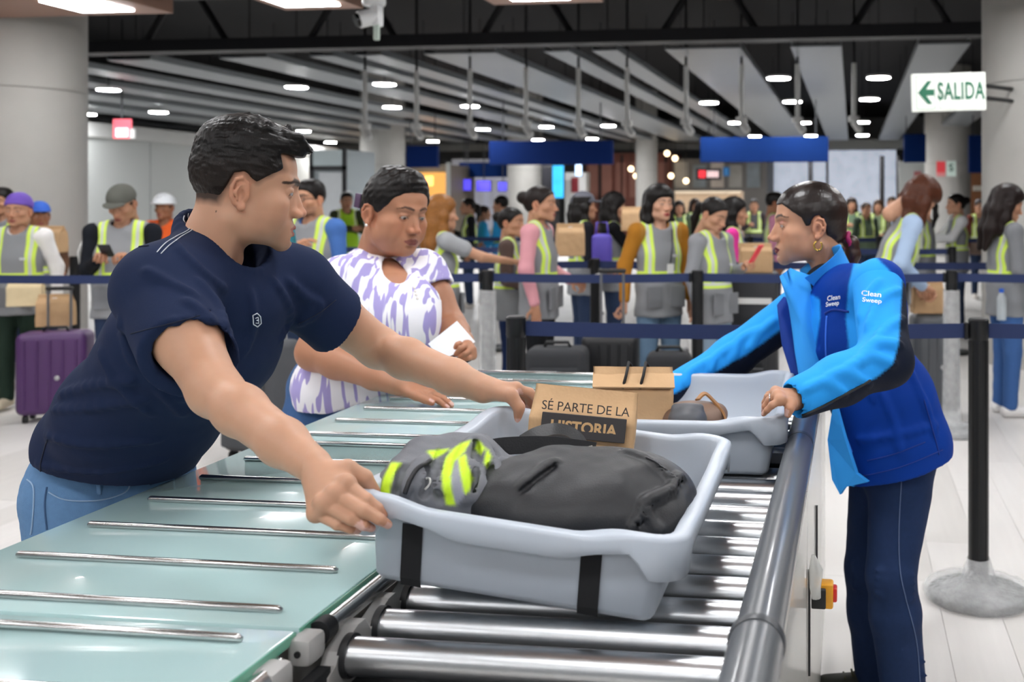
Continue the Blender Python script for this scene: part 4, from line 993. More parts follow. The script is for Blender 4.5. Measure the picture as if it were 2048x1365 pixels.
def hair_vol(poly, shell=.006, h=.003, extra=None, seed=1, amp=.0016, ear=True, wide=1., lo=(-.12, -.17, -.30), hi=(.12, .14, .17), st=(1.4, .35, 1)):
    v = Vol(lo, hi, h)
    v.ell((0, -.013, .033), (.0755*wide+shell, .099+shell, .0875+shell), .01); v.ell((0, .021, .041), (.0625*wide+shell, .066+shell, .0585+shell), .02)
    profile_cut(v, poly)
    if ear:
        sl, (x, y, z) = v.grid(v.lo, v.lo+v.n*v.h); v.d = np.maximum(v.d, -(np.sqrt(((np.abs(x)-.085)/.024)**2+((y+.012)/.024)**2+((z+.012)/.04)**2)-1)*.02)
    if extra: extra(v)
    w1 = wob(280, seed, 9, st); v.bend(lambda x, y, z: amp*w1(x, y, z))
    return v
# ================================================================== woman in the blue jacket
def build_blue():
    global mouth_g
    P = Person('person', 'woman in royal and light blue jacket with hoop earring reaching into a tray', (.46, 2.77))
    skin = np.array(lin('#b98a6e')); sc = .97; R = rotm(math.radians(186), math.radians(1), 0)
    c = pl(1637, 457, 2.87)-R @ np.array((-.078, -.014, -.012))*sc; T = place(R, c, sc); mouth_g = .002
    v = head_sdf(.0024, female=True, mouth=mouth_g, nose=.75, neck=.05, neckdir=(0, -.075, -.24), lid=.0026, jaw=.96, cheek=.005)
    V, F = v.mesh(); col = head_color(V, skin, lin('#5c1a26'), lin('#1c1412'), female=True, shadow=lin('#a85a58'), bz=-.003, bw=1.1)
    SL, EL, WL = pl(1757, 570, 2.60), pl(1770, 722, 2.38), pl(1588, 800, 2.235); SR, ER, WR = pl(1600, 615, 2.95), pl(1465, 715, 2.95), pl(1335, 785, 2.84)
    vh = Vol(pl(1490, 860, 2.1)-.02, pl(1640, 740, 2.36)+.02, .0024); vh.cap(lerp(EL, WL, .8), WL, .026, .024, .01)
    mc = [pl(1560, 801, 2.170), pl(1556, 792, 2.19), pl(1552, 786, 2.212), pl(1551, 783, 2.232)]
    fg = [[pl(1544, 811, 2.162), pl(1534, 821, 2.165), pl(1527, 829, 2.172)], [pl(1538, 801, 2.188), pl(1530, 813, 2.19), pl(1527, 823, 2.195)], [pl(1535, 794, 2.216), pl(1529, 806, 2.218), pl(1527, 816, 2.22)], [pl(1537, 789, 2.24), pl(1532, 800, 2.245), pl(1530, 808, 2.245)]]
    th = [pl(1586, 803, 2.215), pl(1582, 808, 2.185), pl(1579, 818, 2.172), pl(1576, 829, 2.17)]
    tp = hand_px(vh, WL, mc, fg, th, .88); Vh, Fh = vh.mesh()
    vr = Vol(pl(1230, 870, 2.7)-.02, pl(1370, 740, 2.92)+.02, .004); vr.cap(lerp(ER, WR, .8), WR, .027, .024, .01)
    mr = [pl(1285, 808, 2.74), pl(1285, 806, 2.77), pl(1287, 805, 2.80), pl(1290, 805, 2.83)]
    tr = hand_px(vr, WR, mr, [[m_+np.array((-.035, -.004, -.025)), m_+np.array((-.05, -.002, -.055))] for m_ in mr], [pl(1318, 795, 2.79), pl(1310, 810, 2.76), pl(1300, 822, 2.745), pl(1290, 832, 2.74)], .88); Vr, Fr = vr.mesh()
    vb = Vol((-.2, 2.1, .75), (.7, 3.2, 1.3), .012); NB_ = pl(1662, 575, 2.86); vb.cap(NB_, pl(1700, 680, 2.80), .05, .08, .03); vb.cap(pl(1700, 680, 2.80), pl(1765, 800, 2.77), .08, .08, .03); vb.cap(NB_, SL, .04, .04, .02); vb.cap(NB_, SR, .04, .04, .02)
    for S_, E_, W_ in ((SL, EL, WL), (SR, ER, WR)): vb.cap(S_, E_, .04, .036, .02); vb.cap(E_, W_, .035, .022, .02)
    Vb, Fb = vb.mesh()
    Vt, Ft = joinVF([(T(V), F), (Vh, Fh), (Vr, Fr), (Vb, Fb)]); P.add('body', Vt, Ft, M_SKIN, np.concatenate([col, skin_cols(Vh, skin, tp, (-.2, -.5, 1)), skin_cols(Vr, skin, tr), skin_cols(Vb, skin, [])])); eyes(P.root, T, down=.75, base=P.base)
    b = Vector(P.base)
    q = pl(1539, 798, 2.187); MB().tube([Vector(q)-b+Vector((.0, .0095*math.cos(a), .0095*math.sin(a))) for a in np.linspace(0, 6.28, 14)[:-1]], .0016, 6, closed=True).go('finger_ring', M_STEEL, P.root, True)
    # hair
    poly = [(.13, .046), (.084, .060), (.062, .040), (.034, .020), (.021, -.006), (.010, -.004), (.002, .014), (-.018, .026), (-.034, -.008), (-.045, -.037), (-.060, -.062), (-.13, -.075), (-.15, .2), (.14, .2)]
    def ex(v):
        v.ell((0, -.075, -.03), (.04, .035, .035), .03); v.chain([(0, -.105, -.045), (0, -.128, -.06), (.0, -.132, -.095), (0, -.12, -.14), (0, -.115, -.19)], [.015, .021, .022, .018, .008], .012)
    v = hair_vol(poly, .0065, .0026, ex, 3, .0009); Vq, Fq = v.mesh()
    hcol = np.array(lin('#1a110e'))*(1-np.clip((-.05-Vq[:, 1])/.08, 0, 1)[:, None])+np.array(lin('#38221a'))*np.clip((-.05-Vq[:, 1])/.08, 0, 1)[:, None]
    P.add('hair', T(Vq), Fq, mat('sleek_hair', '#1a1210', .33, attr=True, var=.35, vscale=110, bump=.5, bscale=160, spec=.45, stretch=(1, .12, .4), dist=.0015), hcol)
    ring = [(.018*math.cos(a)*1.0, -.117+.004*math.sin(3*a), -.052+.022*math.sin(a)) for a in np.linspace(0, 2*math.pi, 18)[:-1]]
    rp = [Vector(q)-b for q in T(np.array(ring))]; MB().tube(rp, .0075, 8, closed=True).go('hair_tie', mat('magenta_satin', '#a8195f', .45), P.root, True)
    ho = T(np.array([(-.086, -.010+.0115*math.sin(a), -.062+.0135*math.cos(a)) for a in np.linspace(.5, 5.6, 22)])); MB().tube([Vector(q)-b for q in ho], .0026, 8).go('hoop_earring', mat('gold', '#d9b45a', .22, metal=1.), P.root, True)
    # jacket
    lat = (SL-SR)/np.linalg.norm(SL-SR); LB, RB, NV, DK = [np.array(lin(q)) for q in ('#2a9cf0', '#033690', '#131a2b', '#0d2f86')]
    NB = pl(1662, 560, 2.86)
    v = Vol((-.20, 2.15, .58), (.80, 3.20, 1.36), .0055)
    v.cap(pl(1690, 600, 2.80), pl(1700, 680, 2.80), .095, .112, .04, flat=lat, fx=1.30); v.cap(pl(1700, 680, 2.80), pl(1765, 800, 2.77), .115, .125, .04, flat=lat, fx=1.28); v.cap(pl(1765, 800, 2.77), pl(1790, 890, 2.76), .126, .134, .03, flat=lat, fx=1.2); v.cap(pl(1790, 890, 2.76), pl(1790, 1000, 2.76), .134, .140, .03, flat=lat, fx=1.2)
    v.cap(NB+np.array((.02, 0, -.03)), SL, .035, .068, .05); v.cap(NB+np.array((.02, 0, -.03)), SR, .035, .06, .04); v.cap(NB+np.array((.03, 0, -.03)), pl(1740, 620, 2.78), .035, .10, .05)
    v.plane(pl(1795, 945, 2.70), (.30, 0, -.95), .004)
    v.cap(pl(1610, 560, 2.75), pl(1625, 690, 2.72), .028, .022, .004, mode='s')             # open front
    nd = c-NB; nd /= np.linalg.norm(nd); v.cap(NB-nd*.02+np.array((-.02, -.01, 0)), NB+nd*.2, .060, .07, .008, mode='s')
    V0, F0 = v.mesh(); S0 = Surf(V0, F0)
    for pts, r in (([(1740, 640), (1730, 720), (1745, 800)], .004), ([(1820, 740), (1845, 800), (1870, 870)], .005), ([(1720, 880), (1800, 870), (1870, 850)], .004), ([(1760, 780), (1790, 850), (1800, 900)], .004)):
        q = S0.path(pts, 5)
        if len(q) > 2: v.chain([np.array(p) for p in q], [r]*len(q), .015)
    v.bend(lambda x, y, z: .0025*wob(32, 9)(x, y, z)+.001*wob(90, 10)(x, y, z))
    def jc(V):
        x, y = to_px(V); cc = np.tile(RB, (len(V), 1)); m = soft_poly(x, y, [(1575, 560), (1640, 600), (1640, 640), (1630, 700), (1650, 800), (1672, 880), (1700, 940), (1712, 985), (1640, 985), (1590, 800), (1575, 640)]); cc = cc*(1-m)+LB*m; m = soft_poly(x, y, [(1716, 492), (1745, 508), (1778, 540), (1798, 600), (1805, 700), (1700, 720), (1692, 640), (1697, 570)])*(V[:, 1] < 2.75)[:, None]; return cc*(1-m)+LB*m
    V1, F1, jk = P.vol('vest_jacket', v, M_SOFT, jc, label='royal blue vest jacket with light blue front'); S1 = Surf(V1, F1)
    # sleeves
    v = Vol((-.20, 2.12, .80), (.56, 3.10, 1.32), .005)
    v.cap(SL, EL, .066, .060, .02); v.cap(EL, lerp(EL, WL, .5), .060, .054, .03); v.cap(lerp(EL, WL, .5), lerp(EL, WL, .93), .054, .046, .03)
    v.cap(SR, ER, .062, .056, .02); v.cap(ER, lerp(ER, WR, .95), .056, .042, .03)
    V0, F0 = v.mesh(); S0 = Surf(V0, F0)
    for pts, r in (([(1800, 580), (1760, 600), (1735, 660)], .006), ([(1810, 640), (1770, 660), (1730, 720)], .006), ([(1800, 690), (1750, 690), (1715, 730)], .007), ([(1790, 730), (1740, 715), (1690, 740)], .006), ([(1740, 770), (1690, 745), (1650, 760)], .005), ([(1690, 790), (1650, 765), (1610, 780)], .004), ([(1760, 560), (1730, 600), (1720, 640)], .004),
                   ([(1550, 640), (1515, 670), (1500, 700)], .006), ([(1520, 660), (1480, 680), (1465, 720)], .006), ([(1470, 690), (1430, 715), (1420, 740)], .005), ([(1420, 720), (1380, 745), (1370, 770)], .004)):
        q = S0.path(pts, 5)
        if len(q) > 2: v.chain([np.array(p) for p in q], [r*.6]+[r]*(len(q)-2)+[r*.6], .016)
    v.bend(lambda x, y, z: .0022*wob(40, 19)(x, y, z))
    d = (WL-EL)/np.linalg.norm(WL-EL); p0 = lerp(EL, WL, .93); v.cap(p0-d*.01, p0+d*.08, .035, .036, .003, mode='s')
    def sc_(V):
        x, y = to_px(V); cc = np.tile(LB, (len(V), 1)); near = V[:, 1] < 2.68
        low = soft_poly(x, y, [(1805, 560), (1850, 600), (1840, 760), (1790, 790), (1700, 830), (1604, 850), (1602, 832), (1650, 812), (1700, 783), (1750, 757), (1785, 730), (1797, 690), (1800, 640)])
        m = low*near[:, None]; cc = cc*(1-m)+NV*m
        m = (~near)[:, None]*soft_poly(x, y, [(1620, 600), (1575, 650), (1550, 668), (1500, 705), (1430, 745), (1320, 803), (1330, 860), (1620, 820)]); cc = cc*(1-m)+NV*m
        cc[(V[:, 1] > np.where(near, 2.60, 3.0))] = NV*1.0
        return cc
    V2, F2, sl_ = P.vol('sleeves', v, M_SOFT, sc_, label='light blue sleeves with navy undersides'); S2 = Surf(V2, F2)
    # stand collar
    fwd = R[:, 1]; nd = fwd*.55+np.array((0, 0, .84)); NB = pl(1662, 553, 2.86); ax1 = fwd-nd*(fwd @ nd); ax1 /= np.linalg.norm(ax1); ax2 = np.cross(nd, ax1)
    rings = []
    A = np.linspace(math.radians(48), math.radians(300), 40)
    for t in (-.3, .0, .5, 1.0, 1.04, 1.0, .5, 0., -.3):
        i_ = len(rings); inn = i_ >= 5; row = []
        for a in A:
            fl = (1-math.cos(a)*-1)/2; rr = (.074+.014*t*(1+.6*math.cos(a)))-(.004 if inn else 0)+(.001 if i_ == 4 else 0); hgt = .046*t-.006*math.cos(a)
            row.append(NB+np.array((-.012, -.004, 0))+ax1*(rr*math.cos(a))+ax2*(rr*math.sin(a))+nd*hgt)
        rings.append(row)
    RR = np.array(rings)-P.base; co = loft('collar', RR, mat('collar_blue', '#2a9cf0', .75, bump=.15, bscale=900), P.root, closed=False)
    # lapel of the open front: light blue panel on the far side
    lap = [pl(1556, 548, 2.74), pl(1578, 532, 2.80), pl(1618, 545, 2.82), pl(1632, 620, 2.78), pl(1638, 700, 2.74), pl(1650, 800, 2.70), pl(1603, 800, 2.71), pl(1588, 700, 2.74), pl(1576, 610, 2.76)]
    def patch(nm, lap, m_):
      bm = bmesh.new(); vs = [bm.verts.new(Vector(q)-b) for q in lap]; cc_ = bm.verts.new(Vector(np.mean(lap, 0)+np.array((0, -.02, 0)))-b)
      for i in range(len(vs)): bm.faces.new((vs[i], vs[(i+1) % len(vs)], cc_))
      bmesh.ops.subdivide_edges(bm, edges=bm.edges[:], cuts=2, use_grid_fill=True); bmesh.ops.smooth_vert(bm, verts=bm.verts[:], factor=.3, use_axis_x=True, use_axis_y=True, use_axis_z=True)
      g = bmesh.ops.extrude_face_region(bm, geom=bm.faces[:]); bmesh.ops.translate(bm, vec=(.003, .004, 0), verts=[q for q in g['geom'] if isinstance(q, bmesh.types.BMVert)])
      bmesh.ops.recalc_face_normals(bm, faces=bm.faces[:]); me = bpy.data.meshes.new(nm); bm.to_mesh(me); bm.free(); fin(nm, me, m_, P.root, True)
    patch('lapel', lap, mat('collar_blue', '#2a9cf0', .75))
    patch('far_front', [pl(1552, 606, 2.80), pl(1566, 590, 2.83), pl(1590, 600, 2.84), pl(1606, 700, 2.80), pl(1614, 800, 2.76), pl(1586, 766, 2.77), pl(1562, 690, 2.79)], mat('vest_royal', '#033690', .75))
    v = Vol(pl(1560, 760, 2.6)-.05, pl(1720, 520, 2.98)+.05, .006); v.cap(NB+np.array((-.01, -.01, -.03)), pl(1690, 690, 2.80), .068, .095, .02, flat=lat, fx=1.2); P.vol('undershirt', v, M_COT, lin('#11151f'))
    # prints, zips, pocket
    WH = mat('print_white', '#eef2f8', .6, emit=.05)
    print_text(P, S1, 'Clean', 1668, 596, 9.5, 26, WH, jk, math.radians(-9), .25, .012); print_text(P, S1, 'Sweep', 1665, 608, 9, 27, WH, jk, math.radians(-9), .25, .012)
    print_text(P, S2, 'Clean', 1743, 589, 10, 39, WH, sl_, math.radians(6), 0, .012); print_text(P, S2, 'Sweep', 1744, 602, 8.5, 38, WH, sl_, math.radians(6), 0, .012)
    MZ = mat('zip_blue', '#2f6fe0', .5); MSM = mat('seam_royal', '#0a2f86', .8)
    for nm, S_, pts, r, m_, par in (('zip', S1, [(1654, 632), (1652, 680), (1655, 740), (1668, 800), (1688, 860), (1705, 905)], .0025, MZ, jk), ('pocket_flap', S1, [(1650, 628), (1668, 620), (1698, 624)], .003, MSM, jk), ('pocket_seam', S1, [(1735, 922), (1790, 908), (1850, 885)], .0014, MSM, jk), ('hem_seam', S1, [(1715, 955), (1800, 935), (1885, 900)], .0014, MSM, jk), ('side_seam', S1, [(1848, 800), (1868, 870), (1878, 910)], .0014, MSM, jk), ('cuff_edge', S2, [(1604, 831), (1640, 815), (1690, 789), (1740, 762)], .003, M_BLACK, sl_)):
        q = S_.path(pts, 8, .001)
        if len(q) > 2: P.line(nm, q, r, m_, par)
    # hanging light blue front edge below the zip
    hl = [pl(1668, 800, 2.64), pl(1690, 880, 2.63), pl(1712, 948, 2.63), pl(1735, 965, 2.63), pl(1690, 975, 2.64), pl(1680, 990, 2.645), pl(1664, 960, 2.65), pl(1655, 880, 2.66)]
    bm = bmesh.new(); f0 = bm.faces.new([bm.verts.new(Vector(q)-b) for q in hl]); g = bmesh.ops.extrude_face_region(bm, geom=[f0]); bmesh.ops.translate(bm, vec=(.008, .012, 0), verts=[q for q in g['geom'] if isinstance(q, bmesh.types.BMVert)])
    bmesh.ops.recalc_face_normals(bm, faces=bm.faces[:]); me = bpy.data.meshes.new('front_edge'); bm.to_mesh(me); bm.free(); fin('front_edge', me, mat('collar_blue', '#2a9cf0', .75), P.root)
    # jeans and boots
    v = Vol((.28, 2.50, .07), (.72, 3.0, .90), .006); n1, n2 = (pl(1800, 985, 2.72), pl(1782, 1150, 2.67), pl(1806, 1372, 2.69)), (pl(1758, 985, 2.84), pl(1736, 1140, 2.84), pl(1756, 1372, 2.86))
    v.ell(pl(1788, 905, 2.77), (.118, .125, .13), .03)
    for h_, k_, a_ in (n1, n2):
        v.cap(h_, k_, .084, .063, .03); v.cap(k_, lerp(k_, a_, .35), .063, .066, .02); v.cap(lerp(k_, a_, .35), a_, .066, .060, .02)
    for k_ in (n1[1], n2[1]):
        for j in range(4): v.cap(k_+np.array((-.045, -.05, .03-.02*j)), k_+np.array((.05, -.05, .015-.02*j)), .004, .003, .012)
    for h_, k_, a_ in (n1, n2):
        for j in range(3): v.cap(a_+np.array((-.05, -.03, .03+.035*j)), a_+np.array((.05, -.045, .012+.035*j)), .005, .004, .014)
    v.bend(lambda x, y, z: .002*wob(60, 22)(x, y, z))
    V3, F3, jn = P.vol('jeans', v, M_DENIM, lin('#1d2f52'), label='dark navy denim jeans'); S3 = Surf(V3, F3)
    q = S3.path([(1803, 960), (1798, 1060), (1800, 1140), (1812, 1200), (1832, 1280), (1840, 1365)], 10, .001)
    if len(q) > 2: P.line('side_stitch', q, .0013, mat('navy_stitch', '#5a6c8e', .8), jn)
    for h_, k_, a_ in (n1, n2):
        v = Vol((a_[0]-.25, a_[1]-.09, 0), (a_[0]+.12, a_[1]+.09, .2), .006); v.cap((a_[0]+.03, a_[1], .045), (a_[0]-.14, a_[1], .04), .046, .040, .03); v.cap((a_[0], a_[1], .06), (a_[0]-.005, a_[1], .13), .05, .048, .03); v.plane((0, 0, .003), (0, 0, -1)); P.vol('boot', v, M_SHOE, lin('#23261c'))
        for j in range(4): MB().tube([Vector((a_[0]-.05-.022*j, a_[1]+s*.02, .095-.008*j))-b for s in (-1, 0, 1)], .003, 6).go('lace', mat('lace', '#4a4a36', .8), P.root, True)
build_blue()
# ================================================================== woman in the striped blouse
def zebra():
    m = bpy.data.materials.new('zebra_blouse'); m.use_nodes = True; N = m.node_tree.nodes; L = m.node_tree.links; b_ = N['Principled BSDF']
    tc = N.new('ShaderNodeTexCoord'); mp = N.new('ShaderNodeMapping'); mp.inputs['Rotation'].default_value = (0, .25, .3); L.new(tc.outputs['Object'], mp.inputs[0])
    mp.inputs['Rotation'].default_value = (.12, .2, .3); mp.inputs['Scale'].default_value = (1, .3, .12)
    w = N.new('ShaderNodeTexNoise'); w.inputs['Scale'].default_value = 66; w.inputs['Detail'].default_value = .6; w.inputs['Distortion'].default_value = .35; L.new(mp.outputs[0], w.inputs['Vector'])
    r = N.new('ShaderNodeValToRGB'); r.color_ramp.elements[0].position = .455; r.color_ramp.elements[1].position = .485; r.color_ramp.elements[0].color = (*lin('#a79dd4'), 1); r.color_ramp.elements[1].color = (*lin('#f1f0f5'), 1)
    L.new(w.outputs['Fac'], r.inputs[0]); L.new(r.outputs[0], b_.inputs['Base Color']); b_.inputs['Roughness'].default_value = .85
    return m
def build_striped():
    global mouth_g
    P = Person('person', 'woman in white and lilac striped blouse standing behind the glass table', (-1.14, 3.22))
    skin = np.array(lin('#ad7a5e')); R = rotm(math.radians(-36), math.radians(9), math.radians(-3)); sc = 1.02
    c = pl(738, 428, 3.10)-R @ np.array((.082, -.014, -.012))*sc; T = place(R, c, sc); mouth_g = 0.
    v = head_sdf(.0028, female=True, wide=1.09, cheek=.007, nose=.75, neck=.06, neckdir=(0, -.08, -.23), lid=.0031, jaw=1.05)
    v.ell((0, .03, -.105), (.045, .035, .022), .03)
    V, F = v.mesh(); col = head_color(V, skin, lin('#7d463d'), lin('#3a2720'), female=True, bz=-.004, blush=.2)
    SR, ER, WR = pl(692, 566, 3.06), pl(630, 705, 3.02), pl(800, 772, 2.86); SL, EL, WL = pl(842, 550, 3.27), pl(900, 655, 3.22), pl(930, 698, 3.03)
    va = Vol((-1.36, 2.70, .82), (-.70, 3.40, 1.26), .005); arm(va, SR, ER, WR, (.064, .054, .050, .029)); arm(va, SL, EL, WL, (.06, .05, .046, .028)); Va, Fa = va.mesh()
    vh = Vol(pl(760, 850, 2.7)-.03, pl(920, 740, 2.96)+.03, .003); vh.cap(lerp(ER, WR, .8), WR, .032, .029, .01); mc = [WR+np.array((.085, -.035, -.022)), WR+np.array((.09, -.012, -.020)), WR+np.array((.085, .01, -.022)), WR+np.array((.075, .03, -.025))]
    tp = hand_px(vh, WR, mc, [[m_+np.array((.035, -.008, -.012)), m_+np.array((.06, -.012, -.03))] for m_ in mc], [WR+np.array((.02, -.015, -.01)), WR+np.array((.06, -.045, -.02)), WR+np.array((.085, -.055, -.028)), WR+np.array((.105, -.058, -.036))], .95); Vh, Fh = vh.mesh()
    vl = Vol(pl(880, 750, 2.9)-.03, pl(990, 650, 3.1)+.03, .003); vl.cap(lerp(EL, WL, .7), WL, .033, .028, .01)
    ml = [pl(925, 685, 2.985), pl(936, 690, 2.965), pl(943, 700, 2.955), pl(945, 712, 2.955)]
    tl = hand_px(vl, pl(930, 700, 3.03), ml, [[pl(915, 690, 2.955), pl(908, 703, 2.96)], [pl(922, 697, 2.935), pl(912, 709, 2.945)], [pl(932, 707, 2.93), pl(920, 714, 2.94)], [pl(938, 717, 2.935), pl(928, 720, 2.94)]], [pl(920, 695, 3.02), pl(908, 690, 2.99), pl(904, 698, 2.97), pl(903, 708, 2.96)], .95); Vl, Fl = vl.mesh()
    # chest skin in the neckline
    NB = c+R @ np.array((0, -.07, -.17)); lat = (SL-SR)/np.linalg.norm(SL-SR)
    vc = Vol((-1.35, 2.85, .95), (-.80, 3.45, 1.35), .007); vc.cap(NB-np.array((0, 0, .03)), pl(778, 600, 3.13), .066, .108, .04, flat=lat, fx=1.2); vc.cap(NB-np.array((0, 0, .03)), SR, .03, .03, .03); vc.cap(NB-np.array((0, 0, .03)), SL, .03, .03, .03); Vc, Fc = vc.mesh()
    parts = [(T(V), F), (Va, Fa), (Vh, Fh), (Vl, Fl), (Vc, Fc)]; Vt, Ft = joinVF(parts)
    P.add('body', Vt, Ft, M_SKIN, np.concatenate([col, skin_cols(Va, skin, []), skin_cols(Vh, skin, tp, (0, -.3, 1)), skin_cols(Vl, skin, tl), skin_cols(Vc, skin, [])])); eyes(P.root, T, down=.4, base=P.base)
    poly = [(.13, .078), (.086, .074), (.066, .055), (.046, .028), (.026, .004), (.012, -.012), (.004, .012), (-.02, .024), (-.034, -.01), (-.045, -.04), (-.06, -.075), (-.15, -.08), (-.16, .2), (.14, .2)]
    def ex(v):
        v.ell((0, -.085, -.005), (.055, .05, .05), .02); v.ell((0, .0, .115), (.055, .07, .022), .03); v.ell((.055, .0, .055), (.03, .05, .045), .03); v.ell((-.055, .0, .055), (.03, .05, .045), .03); v.ell((0, .045, .092), (.055, .035, .02), .03)
    v = hair_vol(poly, .008, .003, ex, 7, .0040, wide=1.04, st=(.55, .5, .55)); Vq, Fq = v.mesh(); P.add('hair', T(Vq), Fq, M_HAIR, np.tile(np.array(lin('#120e0d')), (len(Vq), 1)))
    b = Vector(P.base); MB().sph(Vector(T(np.array([(.090, -.008, -.045)]))[0])-b, .0048).go('pearl_earring', mat('pearl', '#f2eee8', .2, coat=.6), P.root, True)
    Rm = Matrix([list(r_) for r_ in R]); MB().box(Vector(T(np.array([(.045, -.125, .012)]))[0])-b, (.012, .03, .045), Rm, .003).go('hair_clip', mat('clip_plum', '#4a3450', .5), P.root, 'auto')
    # blouse
    v = Vol((-1.46, 2.84, .78), (-.76, 3.56, 1.33), .006)
    C1, C2, C3 = pl(770, 620, 3.14), pl(752, 720, 3.15), pl(712, 775, 3.17)
    v.cap(NB+np.array((0, 0, -.035)), C1, .088, .142, .04, flat=lat, fx=1.22); v.cap(C1, C2, .142, .140, .04, flat=lat, fx=1.2); v.cap(C2, C3, .140, .165, .04, flat=lat, fx=1.2)
    v.ell(pl(826, 640, 3.06), (.075, .075, .09), .08); v.ell(pl(795, 655, 3.02), (.08, .06, .09), .08)
    for S_, E_, t in ((SR, ER, .42), (SL, EL, .40)):
        v.cap(NB+np.array((0, 0, -.035)), S_, .055, .078, .05); v.cap(S_, lerp(S_, E_, t), .078, .080, .03)
        d = (E_-S_)/np.linalg.norm(E_-S_); p0 = lerp(S_, E_, t-.05)
        v.op(lambda x, y, z, p0=p0, n=d: np.maximum(-((x-p0[0])*n[0]+(y-p0[1])*n[1]+(z-p0[2])*n[2]), np.sqrt((x-p0[0])**2+(y-p0[1])**2+(z-p0[2])**2)-.11), p0-.12, p0+.12, .003, 's')
        v.cap(p0-d*.03, p0+d*.05, .068, .068, .004, mode='s')
    v.chain([NB+np.array((-.01, .02, .06)), NB+R[:, 1]*.06-np.array((0, 0, .02)), pl(806, 548, 3.0), pl(826, 580, 2.965)], [.062, .046, .026, .004], .006, mode='s')
    v.bend(lambda x, y, z: .004*wob(30, 41)(x, y, z)+.002*wob(70, 42)(x, y, z)); v.plane(pl(700, 805, 3.17), (.28, 0, -1), .004)
    V4, F4, bl = P.vol('blouse', v, zebra(), None, label='white and lilac zebra print blouse'); S4 = Surf(V4, F4)
    for i, (x, y) in enumerate(((828, 577), (830, 584), (832, 591), (834, 598))):
        h = S4.at(x, y, .002)
        if h: MB().sph(h[0]-b, .0045, 8, 6).go('button', mat('pearl', '#f2eee8', .2), bl, True)
    # jeans
    v = Vol((-1.46, 2.95, .06), (-.94, 3.50, .92), .008); H = np.array((-1.17, 3.2, .80)); v.cap(H+np.array((.0, 0, .02)), H-np.array((0, 0, .04)), .15, .155, .02, flat=lat, fx=1.15)
    for s in (-1, 1):
        h_ = H+lat*s*.09-np.array((0, 0, .08)); v.cap(h_, (h_[0]-.01, h_[1], .45), .105, .08, .03); v.cap((h_[0]-.01, h_[1], .45), (h_[0]-.03, h_[1], .09), .078, .06, .02)
    v.bend(lambda x, y, z: .003*wob(50, 51)(x, y, z)); V5, F5, jn = P.vol('jeans', v, M_DENIM, lin('#3f5f8c'), label='blue denim jeans'); S5 = Surf(V5, F5)
    q = S5.path([(640, 790), (650, 810), (690, 822), (730, 815)], 6, .001)
    if len(q) > 2: P.line('pocket_seam', q, .0016, mat('denim_seam', '#3c5a80', .9), jn)
    for s in (-1, 1):
        h_ = H+lat*s*.09; v = Vol((h_[0]-.14, h_[1]-.1, 0), (h_[0]+.2, h_[1]+.1, .13), .009); v.cap((h_[0]-.05, h_[1], .045), (h_[0]+.1, h_[1]-.03, .036), .044, .036, .03); v.plane((0, 0, .003), (0, 0, -1)); P.vol('shoe', v, M_SHOE, lin('#d8d6d2'))
    # paper and dark passport in her hand
    def sheet(name, quad, m, label, cat, th=.0012):
        bm = bmesh.new(); f0 = bm.faces.new([bm.verts.new(W(*q)) for q in quad]); bm.normal_update(); n = f0.normal.copy(); g_ = bmesh.ops.extrude_face_region(bm, geom=[f0]); bmesh.ops.translate(bm, vec=n*th, verts=[q for q in g_['geom'] if isinstance(q, bmesh.types.BMVert)])
        bmesh.ops.recalc_face_normals(bm, faces=bm.faces[:]); me = bpy.data.meshes.new(name); bm.to_mesh(me); bm.free(); return tag(fin(name, me, m), label, cat)
    sheet('paper_slip', [pl(856, 688, 2.95), pl(914, 642, 3.0), pl(951, 684, 2.97), pl(886, 721, 2.93)], mat('paper_white', '#e3e5ea', .7, var=.02), 'folded white paper slip held in the hand of the striped-blouse woman', 'paper')
    sheet('passport', [pl(900, 722, 2.945), pl(938, 702, 2.975), pl(950, 716, 2.965), pl(912, 736, 2.935)], mat('passport_cover', '#2a2730', .6), 'dark booklet under the paper slip in the same hand', 'booklet', .006)
build_striped()
